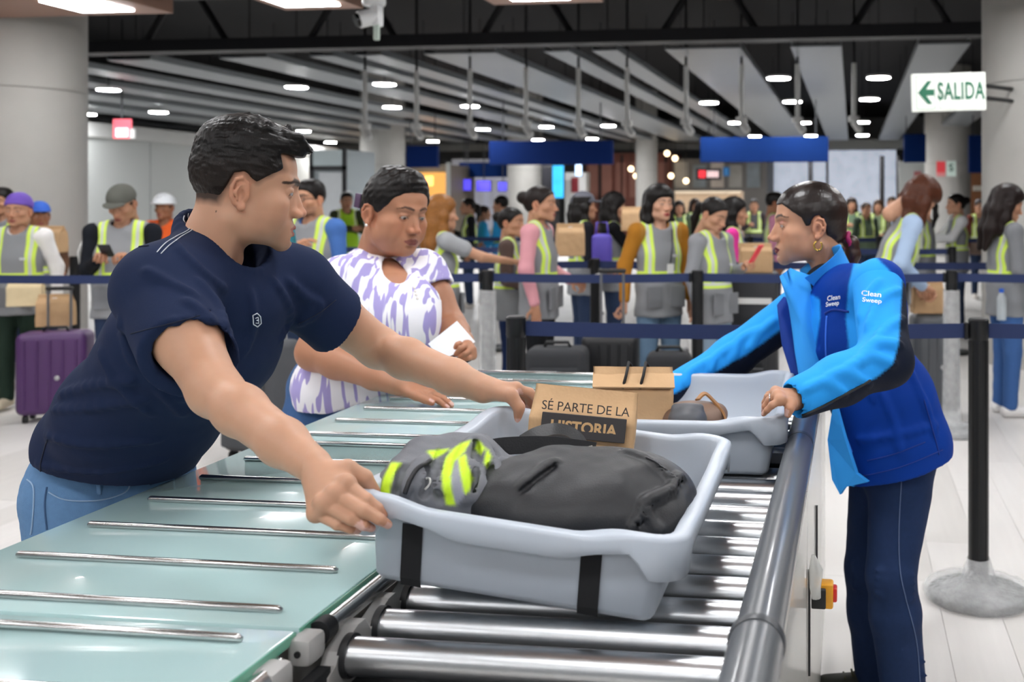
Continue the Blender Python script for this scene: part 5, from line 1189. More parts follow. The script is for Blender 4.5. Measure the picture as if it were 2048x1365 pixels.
# ------------------------------------------------------------------ belt barriers
M_POST = mat('post_black', '#17181a', .38, var=.1, metal=.2); M_BELT = mat('belt_navy', '#1c2c56', .75, var=.06, vscale=40, bump=.2, bscale=300)
M_WRAP = mat('wrap_plastic', '#f6f8f8', .12, alpha=.40, var=.3, vscale=25, bump=1., bscale=60, spec=.8, dist=.01)
def crumple(prof, n, amp, seed, m, parent, name='plastic_wrap', freq=26):
    R = []; w = wob(freq, seed, 9); w2 = wob(freq*2.6, seed+1, 9)
    for r, z in prof:
        row = []
        for i in range(n):
            a = 2*math.pi*i/n; p = np.array((r*math.cos(a), r*math.sin(a), z)); k = 1+amp*(w(*p)+.6*w2(*p)); row.append((p[0]*k, p[1]*k, max(.001, z+amp*.06*w2(*p))))
        R.append(row)
    return loft(name, np.array(R), m, parent)
PMESH = {}
def stanchion(p, label, nxt=None, wrap=0, H=.99, sag=.006, rp=.034):
    """p, nxt: world points on the floor; belt runs from this post to nxt"""
    t = empty('belt_post', p)
    if not PMESH:
        a = MB(); a.lathe([(.001, .001), (.175, .001), (.178, .012), (.17, .026), (.06, .04), (.001, .04)], n=40); PMESH['base'] = a.go('base', M_POST, t, 'auto').data
        PMESH['post'] = MB().lathe([(rp, .035), (rp, H-.075)], n=24).go('post', M_POST, t, 'auto').data
        PMESH['head'] = MB().lathe([(rp, H-.075), (rp+.002, H-.07), (rp+.002, H-.006), (rp-.003, H), (.001, H)], n=24).go('head', M_POST, t, 'auto').data
        gb = MB()
        for k in range(8): an = k*math.pi/4; gb.bb((-.002, rp-.001, .06), (.002, rp+.0012, H-.08)) if k == 0 else gb.box((rp*math.sin(an), rp*math.cos(an), H/2), (.004, .0025, H-.16), Matrix.Rotation(-an, 3, 'Z'))
        PMESH['ribs'] = gb.go('ribs', mat('post_rib', '#0c0d0e', .5), t).data
    else:
        for nm in ('base', 'post', 'head', 'ribs'): fin(nm, PMESH[nm], None, t)
    if nxt is not None:
        d = Vector(nxt)-Vector(p); d.z = 0; L = d.length; d.normalize(); pts = [d*(rp+(L-2*rp)*i/12)+Vector((0, 0, H-.045-sag*math.sin(math.pi*i/12)*L)) for i in range(13)]
        MB().strip(pts, .052, .003, (0, 0, 1)).go('belt', M_BELT, t)
        q = d*(L-rp-.01)+Vector((0, 0, H-.045)); MB().box(q, (.014, .03, .06), d.to_track_quat('X', 'Z').to_matrix(), .003).go('belt_clip', M_POST, t)
    if wrap == 1: crumple([(.05, H-.12), (.052, H-.3), (.05, .5), (.054, .2), (.06, .06)], 24, .10, int(p[0]*100) % 77, M_WRAP, t)
    if wrap: crumple([(.041, .14), (.06, .075), (.12, .058), (.18, .045), (.196, .02), (.185, .003)], 48, .05, 5, M_WRAP, t, 'base_wrap', 40)
    tag(t, label, 'barrier post', 'belt barrier posts'); return t
def fl_(x, D): q = px(x, CY, D); q.z = 0; return q
def row(pts, labels, wraps=None, last=None):
    P_ = [fl_(*q) for q in pts]
    for i, q in enumerate(P_):
        if labels[i] is None: continue
        stanchion(q, labels[i], P_[i+1] if i+1 < len(P_) else None, (wraps or {}).get(i, 0))
row([(1032, 3.70), (1957, 3.63), (2900, 3.6)], ['black belt post standing at the far end of the glass table', 'black belt post with plastic-wrapped base right of the blue-jacketed woman', 'black belt post beyond the right edge ending the near belt'], {1: 2})
row([(-330, 6.3), (560, 6.2), (975, 6.2), (1395, 6.2), (1903, 6.2), (2420, 6.2)], ['belt post beyond the left edge of the second row', 'belt post hidden behind the navy-shirted man in the second row', 'plastic-wrapped belt post between striped-blouse woman and pink-sleeved woman', 'black belt post in front of the girl with the red phone', 'plastic-wrapped belt post beside the grey suitcase with the paper bag', 'belt post beyond the right edge of the second row'], {2: 1, 4: 1})
row([(150, 7.8), (420, 7.7), (760, 7.6), (1190, 7.5), (1522, 7.4), (1700, 7.4), (2150, 7.5)], ['third-row belt post behind the purple head scarf', 'third-row belt post behind the man with the grey cap', 'third-row belt post behind the striped blouse', 'third-row belt post behind the pink-sleeved woman', 'plastic-wrapped third-row belt post below the paper bag', 'third-row belt post beside the bending brown-haired woman', 'third-row belt post near the right edge'], {4: 1})
row([(640, 10), (1010, 9.8), (1340, 9.6), (1690, 9.5), (1905, 9.5)], ['fourth-row belt post behind the bearded man', 'fourth-row belt post left of the grey-capped woman', 'fourth-row belt post behind the mustard-sleeved woman', 'fourth-row belt post behind the blue-jacketed woman', 'fourth-row belt post before the white-sweater woman'])
row([(880, 13), (1180, 12.8), (1500, 12.6), (1760, 12.5), (2060, 12.5)], ['farthest belt post left in the crowd', 'farthest belt post behind the curly-haired woman', 'farthest belt post before the man in pink', 'farthest belt post before the white screen', 'farthest belt post at the right'])

# ------------------------------------------------------------------ suitcases, bags
def suitcase(p, w, h, d, col, label, rz=0., handle=True, soft=False, group='suitcases in the queue'):
    t = empty('suitcase', p, rz); m = mat('case_'+col, col, .45 if not soft else .8, var=.12, vscale=10, bump=.1 if not soft else .4, bscale=200)
    MB().box((0, 0, h/2+.05), (w, d, h), bev=.045, seg=4).go('shell', m, t, 'auto', ang=50)
    mk = mat('case_trim', '#101113', .5)
    if soft:
        MB().box((0, -d/2-.008, h*.36), (w*.82, .04, h*.46), bev=.018, seg=3).go('front_pocket', m, t, 'auto', ang=50); MB().box((0, -d/2-.006, h*.78), (w*.8, .03, h*.28), bev=.014, seg=3).go('top_pocket', m, t, 'auto', ang=50)
        MB().tube([(-w*.38, -d/2-.03, h*.6), (0, -d/2-.032, h*.61), (w*.38, -d/2-.03, h*.6)], .004, 6).go('zip', mat('zip_grey', '#7a7b7e', .4, metal=.6), t, True)
    else:
        for i in range(5): MB().box((-w*.36+i*w*.18, -d/2-.002, h/2+.05), (.014, .012, h*.84), bev=.004, seg=1).go('ridge', m, t)
        MB().sph((w*.1, -d/2-.006, h*.55), (.016, .006, .016)).go('badge', mat('badge', '#b9babc', .3, metal=.7), t, True)
    for sx in (-1, 1):
        for sy in (-1, 1): MB().cyl((sx*(w/2-.05)-.012, sy*(d/2-.05), .026), (sx*(w/2-.05)+.012, sy*(d/2-.05), .026), .026, n=14).go('wheel', mk, t, 'auto')
    MB().tube([(-.07, 0, h+.045), (-.06, 0, h+.075), (.06, 0, h+.075), (.07, 0, h+.045)], .01, 8).go('carry_handle', mk, t, True)
    if handle:
        hz = handle if handle is not True else .36; mm = mat('handle_alu', '#8e9094', .3, metal=.9)
        for s in (-1, 1): MB().cyl((s*.065, d*.3, h+.04), (s*.065, d*.3, h+hz), .008, n=8).go('handle_tube', mm, t, 'auto')
        MB().box((0, d*.3, h+hz), (.16, .03, .025), bev=.009).go('handle_grip', mk, t, 'auto')
    return tag(t, label, 'suitcase', group)
def fp(x, D, z=0.): q = px(x, CY, D); q.z = z; return q
suitcase(fp(112, 6.6), .40, .52, .24, '#4b2a5c', 'purple hard suitcase beside the woman with the purple head scarf', YAW+.3, .32)
suitcase(fp(525, 5.6), .36, .60, .25, '#4a4c50', 'dark grey suitcase behind the back of the navy-shirted man', YAW-.4, False, True)
suitcase(fp(1115, 5.6), .33, .56, .24, '#26282c', 'black soft suitcase with rounded pockets right of the front belt post', YAW, False, True)
suitcase(fp(1222, 5.9), .32, .60, .24, '#141518', 'black suitcase with raised grey handle held by the mustard-sleeved woman', YAW, .40)
suitcase(fp(1338, 5.7), .25, .52, .2, '#1d1e22', 'small black bag with two pale zip pulls behind the near belt', YAW, False, True)
suitcase(fp(1868, 6.7), .30, .62, .24, '#5d6064', 'grey suitcase carrying a paper bag, right of the blue-jacketed woman', YAW, .16)
suitcase(fp(1495, 6.9), .26, .5, .22, '#2a2b2e', 'dark case behind the girl with the red phone', YAW, False, True)
KRAFT = mat('kraft_paper', '#c6a279', .75, var=.07, vscale=14, bump=.5, bscale=26, dist=.008)
def paper_bag(p, w, d, h, label, rz=0., tilt=0., fold=.05, m=None, name='paper_bag', seal=True, group=None, rot=None, seed=3):
    t = empty(name, p, rot=rot or (0, tilt, rz)); m = m or KRAFT; n = 72; R = []
    def rect(a, b, z, k):
        out = []
        for i in range(n):
            s = 4*i/n; e = int(s); f = s-e; c = [(-1, -1), (1, -1), (1, 1), (-1, 1), (-1, -1)]; x = c[e][0]*(1-f)+c[e+1][0]*f; y = c[e][1]*(1-f)+c[e+1][1]*f
            yy = y*b
            if abs(x) > .99: x *= 1-k*.25*(1-abs(y))                   # gusset
            out.append((x*a, yy, z))
        return np.array(out)
    rows = [(0, 1, 1, 0)]+[(h*i/30, 1, 1-.25*(i/30)**2, .25*i/30) for i in range(1, 23)]+[(h*.8, 1, .55, .5), (h*.92, 1, .22, .8), (h, 1, .05, .9)]
    w_ = wob(22, seed, 9); w2 = wob(60, seed+1, 9)
    for z, a, b, k in rows:
        q = rect(w/2*a, d/2*b, z, k); dn = .005*w_(*q.T)+.0036*w2(*q.T); q[:, 1] += dn*(z > .002); q[:, 0] += .5*dn*(z > .002); R.append(q)
    R = [R[0]*np.array((.02, .02, 1))]+R
    loft('bag_body', np.array(R), m, t, smooth=True)
    if fold: MB().box((0, -d*.06-.004, h-fold/2), (w*1.0, .012, fold), bev=.004).go('folded_top', m, t, 'auto')
    if seal: MB().box((0, -d*.06-.012, h-fold*1.0), (w*.14, .003, fold*1.1)).go('seal_sticker', mat('sticker', '#e9e6df', .6), t)
    return tag(t, label, 'paper bag', group)
paper_bag(fp(1854, 6.68, .68), .20, .12, .21, 'brown paper bag standing on the grey suitcase', YAW, seed=11)
paper_bag(fp(1512, 6.9, .555), .22, .12, .20, 'brown paper bag standing on a case beside the girl with the red phone', YAW+.1, seed=12)
b_ = bpy.data.objects['paper_bag.001']; b_.location = fp(1511, 7.0, HC-(545-CY)*7.0/FPX)
t = empty('stacked_carton', fp(1511, 7.0)); hz = HC-(545-CY)*7.0/FPX; MB().box((0, 0, hz/2), (.3, .26, hz-.002), bev=.01).go('box_body', mat('carton_dark', '#2c2d31', .6), t, 'auto'); MB().box((0, -.131, hz*.8), (.24, .004, .04)).go('label_strip', M_WHITE, t); tag(t, 'tall dark case under the paper bag left of the blue-jacketed woman', 'case')
# ------------------------------------------------------------------ people in the queue (local frame: x right, y forward, z up, 1.60 m tall)
def vest_mat(name, base, band='#cfe95a', zb=.985, hx=.108, hw=.03, side=True):
    if name in MATS: return MATS[name]
    m = bpy.data.materials.new(name); m.use_nodes = True; N = m.node_tree.nodes; L = m.node_tree.links; b = N['Principled BSDF']; b.inputs['Roughness'].default_value = .8
    tc = N.new('ShaderNodeTexCoord'); sp = N.new('ShaderNodeSeparateXYZ'); L.new(tc.outputs['Object'], sp.inputs[0])
    def M(op, a, c=None):
        n = N.new('ShaderNodeMath'); n.operation = op
        for i, q in enumerate((a, c)):
            if q is None: continue
            if isinstance(q, (int, float)): n.inputs[i].default_value = q
            else: L.new(q, n.inputs[i])
        return n.outputs[0]
    ax = M('ABSOLUTE', sp.outputs[0]); t1 = M('DIVIDE', M('ABSOLUTE', M('SUBTRACT', ax, hx)), hw); t2 = M('DIVIDE', M('ABSOLUTE', M('SUBTRACT', sp.outputs[2], zb)), hw)
    v1 = M('MULTIPLY', M('LESS_THAN', t1, 1.0), M('GREATER_THAN', sp.outputs[2], zb)); v2 = M('LESS_THAN', t2, 1.0); msk = M('MAXIMUM', v1, v2)
    s1 = M('MULTIPLY', M('LESS_THAN', t1, .32), M('GREATER_THAN', sp.outputs[2], zb)); s2 = M('LESS_THAN', t2, .32); sil = M('MULTIPLY', M('MAXIMUM', s1, s2), msk)
    m1 = N.new('ShaderNodeMix'); m1.data_type = 'RGBA'; m1.inputs[6].default_value = (*lin(base), 1); m1.inputs[7].default_value = (*lin(band), 1); L.new(msk, m1.inputs[0])
    m2 = N.new('ShaderNodeMix'); m2.data_type = 'RGBA'; L.new(sil, m2.inputs[0]); L.new(m1.outputs[2], m2.inputs[6]); m2.inputs[7].default_value = (*lin('#c9cfc6'), 1)
    L.new(m2.outputs[2], b.inputs['Base Color']); MATS[name] = m; return m
HB = {}
def base_head(kind):
    if kind not in HB:
        global mouth_g
        mouth_g = .0; v = head_sdf(.0042, female=kind == 'f', neck=.05 if kind == 'f' else .056, neckdir=(0, -.06, -.22), lid=.003, mouth=.001); HB[kind] = v.mesh()
    return HB[kind]
def base_hand(curl, side):
    k = ('h', curl, side)
    if k not in HB:
        c = {'r': ((.25, .35, .2), (.3, .4, .2), (.35, .4, .25), (.4, .45, .3)), 'g': ((.9, 1.1, .7),)*4}[curl]
        v, _ = hand_sdf(.0042, c, ((.7, .6, -.5), (.1, .8, -.55)), .15, side, fem=True); HB[k] = v.mesh()
    return HB[k]
HP = {'std': [(.13, .066), (.086, .068), (.064, .05), (.044, .026), (.024, .004), (.010, -.006), (.002, .014), (-.018, .024), (-.034, -.01), (-.045, -.04), (-.06, -.07), (-.15, -.08), (-.16, .2), (.14, .2)]}
def hair_mesh(style):
    k = ('hair', style)
    if k in HB: return HB[k]
    lo, hi = (-.14, -.2, -.46), (.14, .14, .19)
    def ex(v):
        if style == 'bun': v.ell((0, -.13, .045), (.045, .045, .045), .02); v.ell((0, -.07, .0), (.06, .05, .06), .03)
        if style == 'pony': v.chain([(0, -.11, .02), (0, -.15, 0), (0, -.155, -.1), (0, -.13, -.22)], [.03, .03, .03, .012], .02)
        if style in ('long', 'curly'):
            kk = .012 if style == 'curly' else 0
            for s in (-1, 1):
                v.chain([(s*.066, -.01, .06), (s*.083, -.02, -.02), (s*.085, -.02, -.12), (s*.078, -.03, -.22)], [.03, .034, .036+kk, .03+kk], .03)
                v.chain([(s*.04, -.08, .05), (s*.05, -.09, -.08), (s*.055, -.09, -.22), (s*.05, -.09, -.36 if style == 'long' else -.26)], [.05, .05, .05, .02], .03)
            v.ell((0, -.01, .06), (.09+kk, .105, .085+kk), .03)
        if style == 'short': v.ell((0, -.01, .07), (.076, .1, .065), .02)
        if style == 'over':
            v.ell((0, -.01, .06), (.094, .112, .085), .03); v.ell((0, -.07, -.01), (.07, .05, .06), .03)
            for s in (-1, 1):
                v.chain([(s*.066, -.02, .05), (s*.088, .03, -.04), (s*.086, .09, -.13), (s*.075, .15, -.2)], [.04, .044, .036, .014], .03); v.chain([(s*.04, -.08, .0), (s*.065, -.05, -.08), (s*.075, .02, -.16), (s*.06, .09, -.23)], [.045, .045, .035, .012], .03)
    poly = HP['std']
    if style in ('long', 'curly', 'over'): poly = poly[:5]+[(.0, -.02), (-.03, -.09), (-.15, -.1), (-.16, .2), (.14, .2)]
    v = hair_vol(poly, .008, .005, ex, 5, .003 if style != 'curly' else .007, ear=style in ('bun', 'pony', 'short'), lo=lo, hi=hi)
    HB[k] = v.mesh(); return HB[k]
ARMS = {  # (elbow, wrist, hand direction, palm normal) for the right side; mirrored for the left
    'down': ((.215, -.02, 1.04), (.215, .04, .82), (0, .12, -1), (1, 0, 0), 'r'), 'phone': ((.205, .02, 1.03), (.10, .20, 1.10), (-.45, .75, .45), (.2, .3, -1), 'g'),
    'low': ((.21, .0, 1.03), (.12, .19, .95), (-.5, .8, -.1), (.3, .3, -1), 'g'), 'forward': ((.20, .13, 1.10), (.17, .36, 1.07), (-.1, 1, -.05), (0, 0, -1), 'r'),
    'reach': ((.22, .22, 1.17), (.20, .46, 1.13), (0, 1, -.05), (0, 0, -1), 'r'), 'cross': ((.21, .06, 1.05), (-.03, .19, 1.09), (-1, .15, .05), (0, 1, 0), 'r'), 'back': ((.23, -.06, 1.05), (.25, -.02, .82), (.05, .1, -1), (1, 0, 0), 'g'), 'chest': ((.20, .03, 1.04), (.02, .19, 1.17), (-.9, .2, .35), (0, -.3, -1), 'r')}
M_CL = mat('cloth', '#808080', .85, attr=True, spec=.2, var=.08, vscale=15, bump=.3, bscale=250, dist=.004)
M_SK2 = mat('skin_far', '#b08060', .55, attr=True, var=.03, vscale=30, spec=.35)
def person(x, ytop, D, phi, label, kind='f', skin='#b5866a', hair='long', hcol='#14100f', top='#888888', sleeve=None, vest='#84868a', pants='#2c3a55', shoes='#cfcac2', ra='down', la='down', pitch=0., yaw=0., lean=0., vox=.010, zb=.985, glasses=False, lips='#8c4a45', beard=False, short=False, wide=1., hat=None, hatc='#444444', group='people in the queue', strap=None):
    global mouth_g
    zt = HC-(ytop-CY)*D/FPX; S = max(.82, min(1.12, zt/1.605)) if lean == 0 else 1.0
    root = empty('person', fp(x, D), YAW+math.radians(phi)-math.pi/2); root.scale = (S, S, S); tag(root, label, 'person', group)
    Ly = math.sin(lean); Lz = math.cos(lean)
    def sp(q):                                                     # lean the upper body about the hips
        q = np.array(q, float); z0 = .88
        if q[2] <= z0: return q
        d = q[2]-z0; return np.array((q[0], q[1]*Lz+d*Ly, z0+d*Lz-q[1]*Ly))
    sk = np.array(lin(skin)); Rh = np.array([[1, 0, 0], [0, Lz, Ly], [0, -Ly, Lz]])
    cy, sy, cp, s_p = math.cos(yaw), math.sin(yaw), math.cos(pitch), math.sin(pitch)
    Rl = np.array([[cy, -sy, 0], [sy, cy, 0], [0, 0, 1]]) @ np.array([[1, 0, 0], [0, cp, s_p], [0, -s_p, cp]])
    RH = Rh @ Rl; hc = sp((0, .015, 1.478)); T = place(RH, hc, .985)
    V, F = base_head(kind); mouth_g = 0.; col = head_color(V, sk, lin(lips), lin(hcol), female=kind == 'f', stubble=.85 if beard else 0, bz=-.003, eyepaint=pitch < .2)
    parts = [(T(V), F)]; cols = [col]; r_ = np.array(sk)
    vb = Vol((-.42, -.3, .78), (.42, .75, 1.42), .014); vb.cap(sp((0, -.01, 1.36)), sp((0, 0, 1.2)), .05, .07, .03)
    tv = Vol((-.45, -.35, .68), (.45, .85, 1.46), vox)
    tv.cap(sp((0, -.005, 1.27)), sp((0, 0, 1.12)), .078*wide, .098*wide, .04, flat=(1, 0, 0), fx=1.42); tv.cap(sp((0, 0, 1.12)), sp((0, 0, .92)), .098*wide, .108*wide, .04, flat=(1, 0, 0), fx=1.32)
    tv.cap(sp((0, 0, .92)), sp((0, 0, .80)), .108*wide, .118*wide, .03, flat=(1, 0, 0), fx=1.32)
    for s, ak in ((1, ra), (-1, la)):
        e, w, hd, pn, cu = ARMS[ak] if isinstance(ak, str) else ak; mx = np.array((s, 1, 1)); e = sp(np.array(e)*mx); w = sp(np.array(w)*mx); hd = np.array(hd)*mx; pn = np.array(pn)*np.array((s, 1, 1)); sh = sp((s*.165*wide, -.01, 1.285))
        if lean: hd = Rh @ hd; pn = Rh @ pn
        tv.cap(sp((s*.05, -.01, 1.315)), sh, .045, .056, .04)
        if short: tv.cap(sh, lerp(sh, e, .5), .058, .058, .03); vb.cap(sh, e, .042, .036, .02); vb.cap(e, w, .037, .024, .02)
        else: tv.cap(sh, e, .057, .048, .03); tv.cap(e, lerp(e, w, .97), .048, .037, .03); vb.cap(sh, e, .03, .03, .02); vb.cap(e, w, .03, .022, .02)
        vb.cap(sp((0, -.01, 1.30)), sh, .04, .03, .02)
        hd /= np.linalg.norm(hd); pn = pn-hd*(pn @ hd); pn /= np.linalg.norm(pn); up = -pn; xr = np.cross(hd, up); Rm = np.stack([xr, hd, up], 1)
        Vh, Fh = base_hand(cu, -s); parts.append((place(Rm, w+hd*.01, .92)(Vh), Fh)); cols.append(np.tile(sk*np.array((1, .95, .92)), (len(Vh), 1)))
    Vb, Fb = vb.mesh(); parts.append((Vb, Fb)); cols.append(np.tile(sk, (len(Vb), 1)))
    Vt, Ft = joinVF(parts); me = npmesh('body', Vt, Ft); setc(me, np.concatenate(cols)); fin('body', me, M_SK2, root, True)
    tv.plane(sp((0, 0, .80)), Rh @ np.array((0, 0, -1)) if lean else (0, 0, -1), .004)
    tv.cap(sp((0, .01, 1.30)), sp((0, .03, 1.5)), .052, .07, .01, mode='s'); ww = wob(30, int(x) % 50); tv.bend(lambda a, b, c: .004*ww(a, b, c))
    Vt, Ft = tv.mesh(); c0, c1 = np.array(lin(top)), np.array(lin(sleeve or top)); m = (np.abs(Vt[:, 0]) > .155*wide) | (Vt[:, 1] > .17+(Vt[:, 2]-.88)*Ly*1.2); cc = np.where(m[:, None], c1, c0)
    me = npmesh('shirt', Vt, Ft); setc(me, cc); fin('shirt', me, M_CL, root, True)
    if vest:
        vv = Vol((-.3, -.3, .60), (.3, .75, 1.42), vox)
        vv.cap(sp((0, -.004, 1.27)), sp((0, 0, 1.12)), .092*wide, .113*wide, .04, flat=(1, 0, 0), fx=1.40); vv.cap(sp((0, 0, 1.12)), sp((0, 0, .92)), .113*wide, .124*wide, .04, flat=(1, 0, 0), fx=1.32); vv.cap(sp((0, 0, .92)), sp((0, 0, .6)), .124*wide, .138*wide, .03, flat=(1, 0, 0), fx=1.32)
        for s in (-1, 1):
            vv.cap(sp((s*.05, -.008, 1.325)), sp((s*.135*wide, -.01, 1.30)), .048, .052, .03); sh = sp((s*.232*wide, 0., 1.25)); vv.cap(sh, sp((s*.25*wide, 0., 1.08)), .075, .06, .012, mode='s')
        vv.plane((0, 0, .70), (0, 0, -1), .004)
        vv.cap(sp((0, .02, 1.31)), sp((0, .04, 1.5)), .058, .08, .008, mode='s'); vv.cap(sp((0, .13, 1.34)), sp((0, .16, 1.17)), .060, .012, .008, mode='s'); wv = wob(24, int(x) % 40+3); vv.bend(lambda a, b, c: .0045*wv(a, b, c))
        Vv, Fv = vv.mesh(); vm = vest_mat('vest_%s_%.3f' % (vest, zb), vest, zb=zb)
        if lean: pass
        vo = fin('vest', npmesh('vest', Vv, Fv), vm, root, True)
        if D < 8:
            for s in (-1, 1): MB().box((s*.085, .122*wide, .84), (.11, .018, .15), bev=.005).go('pocket', mat('vest_pocket', '#77797d', .85), vo)
            MB().box((-.06, .112*wide, 1.12), (.05, .008, .018)).go('chest_print', mat('vest_print', '#c9cbd0', .8), vo)
    Vq, Fq = hair_mesh(hair) if hair else (None, None)
    if hair:
        if hat:
            Vq = Vq.copy(); hi_ = Vq[:, 2] > .02; Vq[hi_, 0] *= .92; Vq[hi_, 1] = (Vq[hi_, 1]+.012)*.92-.012; Vq[:, 2] = np.minimum(Vq[:, 2], .085)
        me = npmesh('hair', T(Vq), Fq); setc(me, np.tile(np.array(lin(hcol)), (len(Vq), 1))); fin('hair', me, M_HAIR, root, True)
    if hat:
        hm = mat('hat_'+hatc, hatc, .75, bump=.2, bscale=300)
        if hat == 'cap':
            v = Vol((-.11, -.14, .0), (.11, .22, .16), .006); v.ell((0, -.012, .04), (.091, .116, .099), .01); v.plane((0, 0, .034), (0, 0, -1)); Vc, Fc = v.mesh(); co = fin('cap', npmesh('cap', T(Vc), Fc), hm, root, True)
            v = Vol((-.1, .04, -.0), (.1, .2, .08), .005); v.ell((0, .085, .044), (.074, .085, .012), .004); v.plane((0, .085, 0), (0, -1, 0)); Vc, Fc = v.mesh(); fin('visor', npmesh('visor', T(Vc), Fc), hm, co, True)
        elif hat == 'helmet':
            v = Vol((-.15, -.18, .0), (.15, .2, .19), .006); v.ell((0, -.005, .05), (.105, .125, .105), .01); v.plane((0, 0, .04), (0, 0, -1)); v.ell((0, .015, .045), (.118, .15, .010), .01); v.cap((0, -.1, .12), (0, .1, .12), .02, .02, .02); Vc, Fc = v.mesh(); fin('helmet', npmesh('helmet', T(Vc), Fc), hm, root, True)
        else:
            v = Vol((-.12, -.16, -.08), (.12, .12, .18), .006); v.ell((0, -.016, .046), (.09, .116, .098), .01); v.plane((0, .0, .028), (0, .25, -1)); v.ell((0, -.11, .0), (.03, .03, .03), .02); v.bend(lambda a, b, c: .003*wob(60, 3, 7, (.3, 1, 1))(a, b, c)); Vc, Fc = v.mesh(); fin('head_scarf', npmesh('head_scarf', T(Vc), Fc), hm, root, True)
    if glasses:
        for s in (-1, 1): MB().tube([Vector(T(np.array([(s*.032+.023*math.cos(a), .1, -.002+.017*math.sin(a))]))[0]) for a in np.linspace(0, 6.28, 15)[:-1]], .0022, 6, closed=True).go('glasses_rim', mat('frame_black', '#1a1a1d', .4), root, True); MB().tube([Vector(q) for q in T(np.array([(s*.055, .098, .002), (s*.079, .0, .002)]))], .002, 6).go('glasses_arm', mat('frame_black', '#1a1a1d', .4), root, True)
    # trousers and shoes
    pv = Vol((-.24, -.2, .05), (.24, .22, .96), vox*1.2); pv.cap((0, 0, .88), (0, -.005, .80), .103*wide, .112*wide, .02, flat=(1, 0, 0), fx=1.35)
    for s in (-1, 1): pv.cap((s*.082, 0, .76), (s*.085, .012, .45), .088*wide, .063, .03); pv.cap((s*.085, .012, .45), (s*.088, -.01, .08), .062, .05, .02)
    wp = wob(40, int(x) % 30+9); pv.bend(lambda a, b, c: .004*wp(a, b, c)); Vp, Fp = pv.mesh(); me = npmesh('trousers', Vp, Fp); setc(me, np.tile(np.array(lin(pants)), (len(Vp), 1))); fin('trousers', me, M_DENIM if 'denim' in label else M_CL, root, True)
    for s in (-1, 1):
        v = Vol((s*.09-.07, -.1, 0), (s*.09+.07, .2, .12), .009); v.cap((s*.088, -.035, .042), (s*.092, .11, .034), .042, .034, .03); v.plane((0, 0, .004), (0, 0, -1)); Vs, Fs = v.mesh(); me = npmesh('shoe', Vs, Fs); setc(me, np.tile(np.array(lin(shoes)), (len(Vs), 1))); fin('shoe', me, M_SHOE, root, True)
    root['S'] = S
    return root, RH, hc
def held(root, name, loc, dims, col, label, cat, rot=(0, 0, 0), bev=.004, e=0.):
    """a thing in a hand, placed through the holder's frame but standing on its own"""
    Mw = root.matrix_basis @ Matrix.LocRotScale(Vector(loc), Euler(rot), None); p, q, s = Mw.decompose()
    o = empty(name, p); o.rotation_mode = 'QUATERNION'; o.rotation_quaternion = q
    MB().box((0, 0, 0), dims, bev=bev).go('case' if cat == 'phone' else 'sheet', mat('held_'+col, col, .5, emit=e), o, 'auto')
    if cat == 'phone': MB().box((0, 0, dims[2]/2+.0006), (dims[0]*.9, dims[1]*.92, .001)).go('screen', mat('phone_glass', '#10131a', .1), o)
    else: MB().box((0, 0, dims[2]/2+.0005), (dims[0]*.8, dims[1]*.7, .0006)).go('print', mat('paper_print', '#c3c6ca', .7), o)
    return tag(o, label, cat)
SKM, SKD = '#b5866a', '#9c6c50'
r, _, _ = person(38, 388, 7.0, -78, 'woman with purple head scarf, white shirt and grey vest at the left edge', hat='scarf', hatc='#6a4bb0', hair=None, top='#e6e4e2', pants='#25352c', shoes='#c9bda6', ra='low', la='back', skin=SKM)
paper_bag(px(52, 612, 6.75), .2, .1, .17, 'pale beige bag held by the woman with the purple head scarf', YAW+.3, m=mat('beige_bag', '#d8c59e', .8, bump=.4, bscale=40), seal=False, seed=31)
paper_bag(px(112, 652, 6.75), .2, .12, .21, 'brown paper bag on top of the purple suitcase', YAW+.2, seed=32)
person(6, 376, 8.6, -90, 'dark-haired person behind the purple head scarf at the left edge', top='#3c3d42', hair='short', vox=.014)
person(78, 404, 8.25, -35, 'person with blue cap and grey vest behind the purple suitcase', kind='m', hat='cap', hatc='#2d5fc0', hair='short', top='#5a4030', skin=SKD, yaw=-.3, ra='phone', la='low')
paper_bag(px(98, 505, 7.7), .22, .12, .2, 'brown bag in the arms of the person with the blue cap', YAW, seed=33)
r, _, _ = person(245, 371, 6.62, -74, 'man with grey cap looking down at a phone, black jacket under grey vest', kind='m', hat='cap', hatc='#55564f', hair='short', top='#16181d', sleeve='#181b22', vest='#8b8d90', ra='phone', la='phone', pitch=.45, yaw=-.2, skin=SKM, wide=1.1)
for dx in (-.012, .012): MB().tube([(.222+.0, -.01+dx, 1.27), (.272, -.02+dx, 1.15), (.262, -.02+dx, 1.07)], .006, 6).go('sleeve_stripe', M_WHITE, r, True)
held(r, 'phone', (.02, .30, 1.17), (.07, .14, .009), '#22252b', 'dark phone in the hands of the man with the grey cap', 'phone', (.6, 0, 0))
person(330, 391, 9.6, -90, 'worker with white helmet and orange top near the grey wall', kind='m', hat='helmet', hatc='#dfe2e6', hair='short', top='#e0602a', vest=None, pants='#e0602a', skin=SKD, vox=.014)
r, _, _ = person(622, 360, 6.55, -100, 'bearded man with glasses and denim shirt holding a teal phone', kind='m', hair='short', top='#4a72b4', vest='#8b8d90', ra='chest', la='low', glasses=True, beard=True, skin='#c08f72', yaw=-.25, wide=1.08)
held(r, 'phone', (-.02, .27, 1.24), (.07, .15, .009), '#2f8290', 'teal phone held by the bearded man with glasses', 'phone', (1.2, 0, .2))
person(693, 384, 14, -60, 'guard with yellow green vest and folded arms far behind the navy-shirted man', kind='m', hair='short', top='#3a4028', vest='#9fd020', ra='cross', la='cross', vox=.016, zb=1.1)
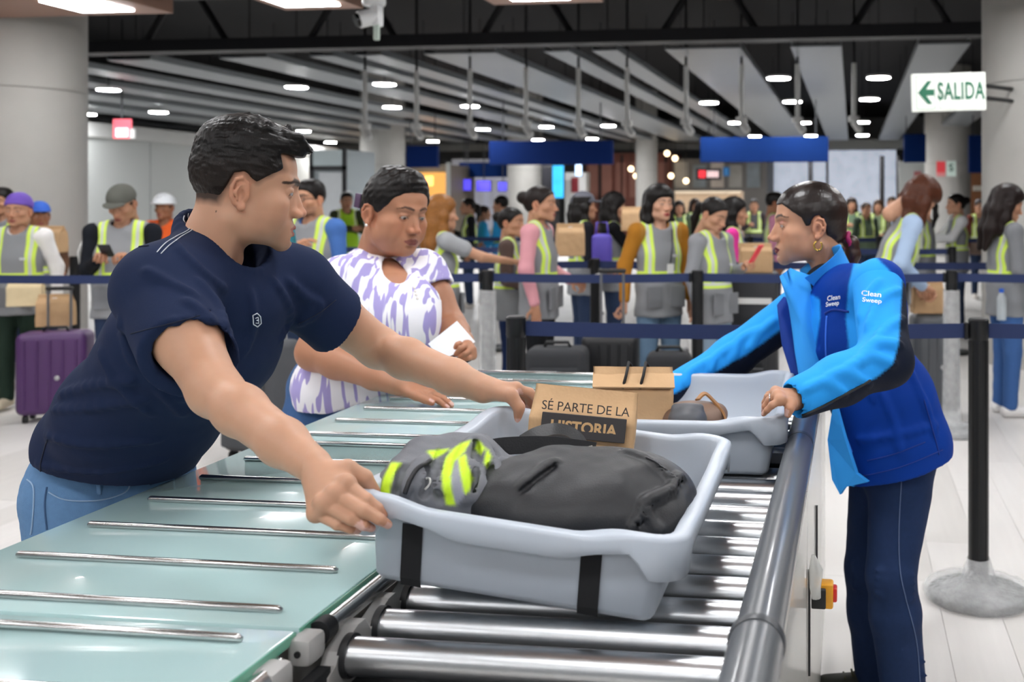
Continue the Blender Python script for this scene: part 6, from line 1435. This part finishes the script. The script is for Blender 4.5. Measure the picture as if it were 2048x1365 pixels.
r, _, _ = person(880, 392, 6.6, 35, 'woman with long ginger hair reaching out with white papers', hair='long', hcol='#8a5a2c', top='#9ea1a4', short=True, ra='reach', la='down', skin='#c39478')
held(r, 'paper_sheets', (.2, .62, 1.13), (.2, .14, .006), '#eef0f2', 'white paper sheets held out by the ginger-haired woman', 'paper', (0, 0, .2))
r, _, _ = person(1078, 371, 6.58, -8, 'woman with pink sleeves and dark bun holding a suitcase handle', hair='bun', hcol='#1d1513', top='#d39aa0', sleeve='#d698a0', ra='down', la='low', pants='#17181c', skin=SKM)
held(r, 'tablet', (-.06, .34, .98), (.15, .2, .007), '#cfcbc6', 'pale booklet in the hand of the pink-sleeved woman', 'booklet', (.3, 0, 0))
person(1020, 414, 7.05, 5, 'woman with dark bun and brown sleeves behind the pink-sleeved woman', hair='bun', top='#5d4d48', pants='#1b2b52', ra='low', la='low', skin=SKM, yaw=-.4)
r, _, _ = person(1165, 384, 8.4, 25, 'woman with grey cap and black sleeves carrying a purple bag', hair='long', hat='cap', hatc='#5c5d66', top='#1a1a20', ra='low', la='low')
o = empty('purple_bag', px(1204, 500, 8.2), YAW); v_ = MB().box((0, 0, 0), (.16, .12, .26), bev=.04, seg=3).go('bag_body', mat('bag_purple', '#5446a8', .6), o, 'auto', ang=50); MB().tube([(-.05, 0, .12), (-.04, 0, .22), (.04, 0, .22), (.05, 0, .12)], .008, 6).go('strap', mat('bag_purple', '#5446a8', .6), o, True); tag(o, 'small purple bag hanging beside the grey-capped woman', 'bag')
paper_bag(px(1140, 512, 7.6), .2, .13, .24, 'brown paper bag held up in front of the grey-capped woman', YAW+.3, seed=35)
person(1226, 388, 8.8, 12, 'woman with curly black hair and black sleeves in profile', hair='curly', top='#121317', ra='forward', la='low', vox=.012)
paper_bag(px(1268, 462, 8.5), .2, .13, .2, 'brown paper bag in the arms of the curly-haired woman', YAW, seed=36)
r, _, _ = person(1318, 371, 6.7, -62, 'woman with long black hair and mustard sleeves pulling a black suitcase', hair='long', top='#b2803a', sleeve='#ad7426', pants='#5f7890', ra='back', la='down', skin='#c79a80', yaw=.1, lips='#a03c40')
MB().box((-.03, .124, 1.03), (.045, .012, .07)).go('badge', M_WHITE, r); MB().tube([(-.06, .085, 1.3), (-.05, .112, 1.18), (-.03, .124, 1.07)], .004, 6).go('lanyard', M_BLACK, r, True)
r, _, _ = person(1425, 394, 6.6, -38, 'girl with black hair and grey sweater looking at a red phone', hair='pony', top='#8f9195', ra='down', la='phone', pitch=.4, skin='#bd8f74', pants='#8ea1b2')
held(r, 'phone', (-.08, .33, 1.2), (.07, .14, .009), '#e8404c', 'red phone in the hand of the girl with the grey sweater', 'phone', (1.0, 0, .2), e=.1)
person(1466, 396, 8.0, 0, 'woman with magenta sleeves and long black hair behind the red phone', hair='long', top='#d83a92', pants='#30343c', ra='low', la='low')
person(1548, 384, 11, 0, 'man in pink shirt standing in profile far behind', kind='m', hair='short', top='#c987a0', vox=.014, skin=SKD)
person(1772, 388, 6.5, 2, 'woman bending forward with brown hair over her face and pale blue sleeves', hair='over', hcol='#4e2a1b', top='#a9bfdb', lean=.36, pitch=.45, ra='low', la='low', skin='#c39478', pants='#7f96b4')
person(1846, 389, 9.95, 150, 'woman with black ponytail and yellow banded vest near the far column', hair='pony', top='#dfe6d8', vox=.014)
person(1914, 387, 11.0, 186, 'woman in white sweater leaning on a far table', hair='bun', top='#e8e9ea', ra='forward', la='forward', vox=.014, skin='#c39478')
person(2012, 371, 6.75, 8, 'woman with long dark hair, grey sleeves and blue denim jeans at the right edge', hair='long', hcol='#1f1513', top='#7d7f83', pants='#3f639a', shoes='#e6e4e2', ra='low', la='low', pitch=.3)
o = empty('water_bottle', px(2003, 612, 6.55), YAW); MB().lathe([(.001, -.09), (.03, -.09), (.032, -.05), (.032, .05), (.014, .085)], n=20).go('bottle_body', mat('bottle_clear', '#cfd8dc', .1, alpha=.5), o, 'auto'); MB().lathe([(.016, .085), (.016, .11), (.001, .11)], n=16).go('cap', mat('bottle_blue', '#2f63c8', .4), o, 'auto'); tag(o, 'clear water bottle with blue cap tucked in the vest pocket at the right edge', 'bottle')
# smaller people farther away
FAR = [(938, 396, 13.6, 200, 'woman in black with yellow banded vest at the far counter', 'pony', '#15161a', '#3a3d35', '#14100f'), (966, 411, 14, 20, 'person in cyan shirt left of another cyan shirt at the far counter', 'bun', '#2f9ad0', None, '#2a1c16'), (1003, 392, 13.2, 170, 'taller person in cyan shirt and yellow banded vest', 'short', '#2a94d0', '#2b8fc8', '#14100f'), (1358, 402, 17, -80, 'green-vested person left of the two at the wooden bar', 'long', '#4c5a48', '#55664f', '#1d1512'), (1390, 398, 17.7, -60, 'green-vested person right of the two at the wooden bar', 'long', '#445244', '#5c7050', '#2a1c16'), (1450, 401, 16, -100, 'dark-haired person under the black shop screen', 'curly', '#2c3230', '#3f4a40', '#120f0e'), (1508, 398, 18, -90, 'distant person left of the man in pink', 'short', '#3a3236', '#4a4a4c', '#1a1412'), (1658, 398, 18, -90, 'distant person farthest left before the white screen', 'short', '#6b6a60', '#74806a', '#3a2a20'), (1703, 396, 17, -90, 'distant long-haired woman in green before the white screen', 'long', '#4e5c4c', '#60755c', '#241813'), (1732, 404, 15.5, -70, 'shorter distant person in dark green before the white screen', 'bun', '#3c4a3e', '#5d6e58', '#2a1c16'), (1757, 400, 17.5, -110, 'distant brown-haired person left of the black post', 'long', '#5a564c', '#6c7a5c', '#3f2c20'), (1783, 393, 18, -90, 'distant tall person right of the black post', 'short', '#4a4440', '#5e6a56', '#241a15'), (1822, 396, 14, 180, 'distant person with dark red hair left of the far column', 'short', '#7a3a40', '#6a6c60', '#3a1a18'), (1960, 398, 15, -90, 'distant person under the wooden shop front', 'short', '#7a4238', '#6c5a50', '#231815'), (700, 402, 17, -120, 'distant worker right of the guard with folded arms', 'short', '#6a5a48', None, '#1a1412')]
for (x, yt, D, ph, lb, hr, tp, vs, hcl) in FAR[:-1]:
    person(x, yt, D, ph, lb, kind='m' if hr == 'short' else 'f', hair=hr, hcol=hcl, top=tp, vest=vs, vox=.018, ra=('low', 'down', 'phone')[int(x) % 3], la=('down', 'low')[int(x) % 2], group='people far behind', skin=SKM)
# ------------------------------------------------------------------ what lies in the trays
M_INK = mat('print_ink', '#3d3a3b', .7)
def sight(name, label, cat, c):
    t = empty(name, W(*c), YAW); tag(t, label, cat); return t, np.array(c, float)
# printed paper bag in the near tray
c0 = pl(1153, 1000, 1.93); pb = paper_bag(W(*c0), .195, .105, .208, 'brown paper bag printed SÉ PARTE DE LA HISTORIA in the near tray', YAW, rot=(math.radians(-4), math.radians(5.5), YAW+.02), fold=0, seal=False, seed=3)
pb.location.z = .841
def front_text(txt, size, x, z, m, bold=0., sx=1., y=-.060, rx=math.pi/2-.07):
    fin('lettering', text_mesh(txt, size, .0006, bold, sx=sx), m, pb, loc=(x, y, z), rot=(rx, 0, 0))
MB().box((.004, -.0545, .142), (.156, .0035, .044), Matrix.Rotation(-.10, 3, 'X'), bev=.0015).go('print_panel', M_INK, pb)
front_text('SÉ PARTE DE LA', .0235, .004, .175, M_INK, 0, .98, y=-.0475); front_text('HISTORIA', .0285, .004, .140, mat('kraft_print', '#d3ac7a', .7), .0009, .98, y=-.056)
# crumpled grey reflective vest
t, c = sight('reflective_vest', 'crumpled grey vest with neon yellow bands lying in the near tray', 'vest', pl(880, 960, 1.62))
v = Vol(c-np.array((.17, .17, .11)), c+np.array((.19, .22, .11)), .0036)
def Z(x, y): return 560+x/2.767, 700+y/2.767
for a, b_, r0, r1 in (((795, 985, 1.545), (850, 930, 1.63), .040, .045), ((850, 985, 1.56), (905, 925, 1.66), .046, .046), ((905, 990, 1.56), (950, 915, 1.66), .042, .038), ((950, 975, 1.58), (985, 935, 1.66), .034, .03), ((985, 960, 1.62), (1060, 940, 1.68), .028, .024), ((860, 1000, 1.56), (1000, 1000, 1.57), .04, .035)):
    v.cap(pl(*a), pl(*b_), r0, r1, .02)
V0, F0 = v.mesh(); S0 = Surf(V0, F0)
for pts, r in (([Z(1060, 505), Z(1010, 590), Z(1000, 700), Z(1020, 830)], .007), ([Z(1100, 500), Z(1160, 600), Z(1190, 680)], .008), ([Z(830, 600), Z(740, 680), Z(690, 790)], .006), ([Z(780, 640), Z(800, 720), Z(790, 810)], .005), ([Z(900, 560), Z(880, 660), Z(900, 800)], .006), ([Z(1220, 620), Z(1320, 650), Z(1420, 620)], .007), ([Z(640, 640), Z(615, 720), Z(605, 790)], .006), ([Z(1080, 640), Z(1120, 740), Z(1080, 820)], .006)):
    q = S0.path(pts, 4)
    if len(q) > 2: v.chain([np.array(p) for p in q], [r]*len(q), .012)
v.bend(lambda x, y, z: .003*wob(70, 61)(x, y, z)+.0012*wob(170, 62)(x, y, z))
for pts in ([Z(900, 545), Z(868, 680), Z(890, 840)], [Z(1075, 505), Z(1090, 640), Z(1075, 810)], [Z(700, 640), Z(650, 720), Z(640, 800)], [Z(1195, 560), Z(1170, 640), Z(1160, 760)], [Z(800, 650), Z(815, 730), Z(795, 815)], [Z(1230, 640), Z(1330, 680), Z(1440, 650)]):
    q = S0.path(pts, 5)
    if len(q) > 2: v.chain([np.array(p) for p in q], [.002]+[.006]*(len(q)-2)+[.002], .006, mode='s')
V1, F1 = v.mesh(); x, y = to_px(V1); G, YN, SV = [np.array(lin(q)) for q in ('#6c6e74', '#cdf32c', '#9698a6')]
cc = np.tile(G, (len(V1), 1))
for col_, poly in ((SV, [(965, 600), (985, 590), (1005, 700), (1030, 790), (985, 860), (965, 850), (945, 750), (945, 660)]),
                   (YN, [(1005, 515), (1060, 500), (1020, 565), (965, 620), (945, 700), (950, 780), (972, 860), (920, 860), (898, 760), (895, 680), (915, 600), (955, 550)]), (YN, [(985, 600), (1030, 575), (1037, 630), (1068, 710), (1052, 775), (1022, 805), (1000, 700)]),
                   (YN, [(1095, 500), (1135, 540), (1112, 585), (1078, 545)]), (YN, [(1145, 540), (1168, 590), (1150, 665), (1128, 620)]), (YN, [(812, 560), (940, 548), (900, 578), (850, 605)]), (YN, [(545, 800), (575, 700), (615, 622), (678, 628), (640, 675), (618, 740), (606, 810)])):
    m = soft_poly(x, y, [Z(*q) for q in poly], 2.4); cc = cc*(1-m)+col_*m
me = npmesh('vest_cloth', V1-c*np.array((1, 1, 1)), F1); setc(me, cc); vc = fin('vest_cloth', me, mat('vest_fabric', '#6c6e74', .7, attr=True, var=.05, vscale=30, bump=.2, bscale=500), t, True); S1 = Surf(V1, F1)
q = S1.path([Z(830, 615), Z(760, 660), Z(720, 720), Z(690, 795)], 8, .001)
if len(q) > 2: MB().tube([p-Vector(c) for p in q], .0035, 8).go('zip', mat('zip_dark', '#26272b', .5), vc, True)
q = S1.path([Z(805, 715), Z(828, 715), Z(830, 745), Z(800, 775)], 6, .001)
if len(q) > 2: MB().tube([p-Vector(c) for p in q], .0018, 6).go('printed_mark', M_WHITE, vc, True)
# black bag
t, c = sight('black_bag', 'soft black shoulder bag with leather straps in the near tray', 'bag', pl(1170, 1000, 1.62))
v = Vol(c-np.array((.26, .22, .12)), c+np.array((.28, .28, .13)), .0042)
v.ell(pl(1150, 1000, 1.63), (.165, .14, .066), .02); v.ell(pl(1245, 998, 1.66), (.115, .14, .066), .05); v.ell(pl(1312, 1035, 1.62), (.062, .11, .048), .03); v.cap(pl(990, 1010, 1.55), pl(1100, 960, 1.66), .03, .045, .05)
v.ell(pl(1010, 985, 1.60), (.05, .06, .035), .04)
V0, F0 = v.mesh(); S0 = Surf(V0, F0); K = lambda x, y: (1000+x/3.1, 700+y/3.1)
for pts, r in (([K(780, 640), K(900, 680), K(1020, 760), K(1060, 810)], .007), ([K(1120, 780), K(1050, 860), K(940, 920), K(890, 960)], .010), ([K(1100, 800), K(1040, 880), K(930, 940), K(880, 980)], .008), ([K(890, 960), K(870, 1030), K(810, 1110)], .007), ([K(910, 1000), K(960, 1090), K(1000, 1130)], .006), ([K(120, 860), K(220, 780), K(340, 700)], .008)):
    q = S0.path(pts, 5)
    if len(q) > 2: v.chain([np.array(p) for p in q], [r*.62]*len(q), .010)
v.bend(lambda x, y, z: .003*wob(40, 71)(x, y, z)+.0012*wob(110, 72)(x, y, z))
for pts in ([K(760, 622), K(900, 668), K(1035, 768), K(1080, 820)], [K(1125, 800), K(1050, 880), K(945, 940), K(885, 985)], [K(885, 985), K(870, 1050), K(815, 1120)], [K(130, 880), K(235, 800), K(345, 720)]):
    q = S0.path(pts, 6)
    if len(q) > 2: v.chain([np.array(p) for p in q], [.0035]*len(q), .003, mode='s')
V1, F1 = v.mesh(); me = npmesh('bag_body', V1-c, F1); bb_ = fin('bag_body', me, mat('bag_black', '#26272a', .5, var=.1, vscale=20, bump=.2, bscale=400, spec=.4), t, True); S1 = Surf(V1, F1)
ML_ = mat('black_leather', '#1c1d20', .33, var=.08, vscale=20, bump=.15, bscale=350); lb = Vector(c)
def strap(pts, w, side): MB().strip([Vector(pl(*q))-lb for q in pts], w, .004, side).go('strap', ML_, t, 'auto')
def spl(pts, n=6):
    P_ = [np.array(q, float) for q in pts]; out = []
    for i in range(len(P_)-1):
        a, b, c2, d = P_[max(i-1, 0)], P_[i], P_[i+1], P_[min(i+2, len(P_)-1)]
        for j in range(n): s = j/n; out.append(.5*(2*b+(c2-a)*s+(2*a-5*b+4*c2-d)*s*s+(3*b-a-3*c2+d)*s**3))
    out.append(P_[-1]); return out
strap(spl([(940, 925, 1.70), (980, 898, 1.71), (1040, 891, 1.715), (1100, 891, 1.71), (1160, 898, 1.70), (1190, 903, 1.70)]), .029, (0, .2, 1))
lp = spl([(1046, 884, 1.74), (1072, 868, 1.745), (1105, 859, 1.75), (1138, 863, 1.745), (1162, 882, 1.735), (1172, 908, 1.72)]); lc = Vector(pl(1110, 930, 1.74))-lb; PP = [Vector(pl(*q))-lb for q in lp]
MB().strip(PP, [.024-.010*i/(len(PP)-1) for i in range(len(PP))], .004, [(p-lc)+Vector((0, .02, 0)) for p in PP]).go('strap', ML_, t, 'auto')
MG_ = mat('buckle_metal', '#8d8a80', .3, metal=1.)
for a, b2 in (((1128, 910, 1.672), (1185, 896, 1.69)), ((1050, 968, 1.60), (1110, 932, 1.63))):
    MB().tube([Vector(pl(*a))-lb, Vector(pl(*b2))-lb], .004, 8).go('buckle', MG_, t, True)
q = S1.path([K(905, 668), K(970, 700), K(1025, 742)], 8, .0012)
if len(q) > 2: MB().tube([p-lb for p in q], .0012, 5).go('embossed_mark', mat('emboss', '#4d4e52', .4), bb_, True)
# second paper bag, with black handles, in the far tray
b2 = paper_bag(W(*pl(1262, 860, 2.42)), .185, .10, .20, 'brown paper bag with black cord handles in the far tray', YAW, rot=(0, .03, YAW+.12), fold=.0, seal=False, seed=9); b2.location.z = .812
MB().box((.0, -.028, .172), (.19, .05, .004), Matrix.Rotation(.55, 3, 'X')).go('folded_top', KRAFT, b2)
for x_ in (-.018, .022): MB().tube([(x_-.008, -.042, .155), (x_, -.035, .185), (x_+.006, -.012, .212), (x_+.014, .006, .20)], .0035, 8).go('cord_handle', mat('cord_black', '#141416', .6), b2, True)
t, c = sight('brown_purse', 'brown leather purse with a tan strap lying in the far tray', 'purse', pl(1400, 812, 2.42)); lb = Vector(c)
v = Vol(c-np.array((.12, .1, .09)), c+np.array((.12, .1, .07)), .005); v.ell(c+np.array((-.02, 0, -.03)), (.075, .06, .04), .02); v.cap(c+np.array((-.06, -.02, -.03)), c+np.array((.04, .01, -.02)), .03, .025, .02); v.bend(lambda x, y, z: .002*wob(60, 5)(x, y, z)); V1, F1 = v.mesh(); fin('purse_body', npmesh('purse_body', V1-c, F1), mat('purse_brown', '#7d6352', .5), t, True)
MB().strip([Vector(pl(*q))-lb for q in spl([(1395, 800, 2.40), (1410, 788, 2.42), (1428, 803, 2.42), (1445, 822, 2.41), (1452, 840, 2.40)])], .016, .004, (0, 1, .2)).go('strap', mat('strap_tan', '#9a6a38', .5), t, 'auto')
t, c = sight('grey_pouch', 'small dark grey rounded pouch beside the brown purse in the far tray', 'pouch', pl(1375, 822, 2.36)); v = Vol(c-.09, c+.09, .005); v.ell(c+np.array((0, 0, -.02)), (.045, .05, .035), .01); v.cap(c+np.array((-.03, 0, .008)), c+np.array((.03, 0, .008)), .008, .008, .01); V1, F1 = v.mesh(); fin('pouch_body', npmesh('pouch_body', V1-c, F1), mat('pouch_grey', '#4b4d52', .5), t, True)
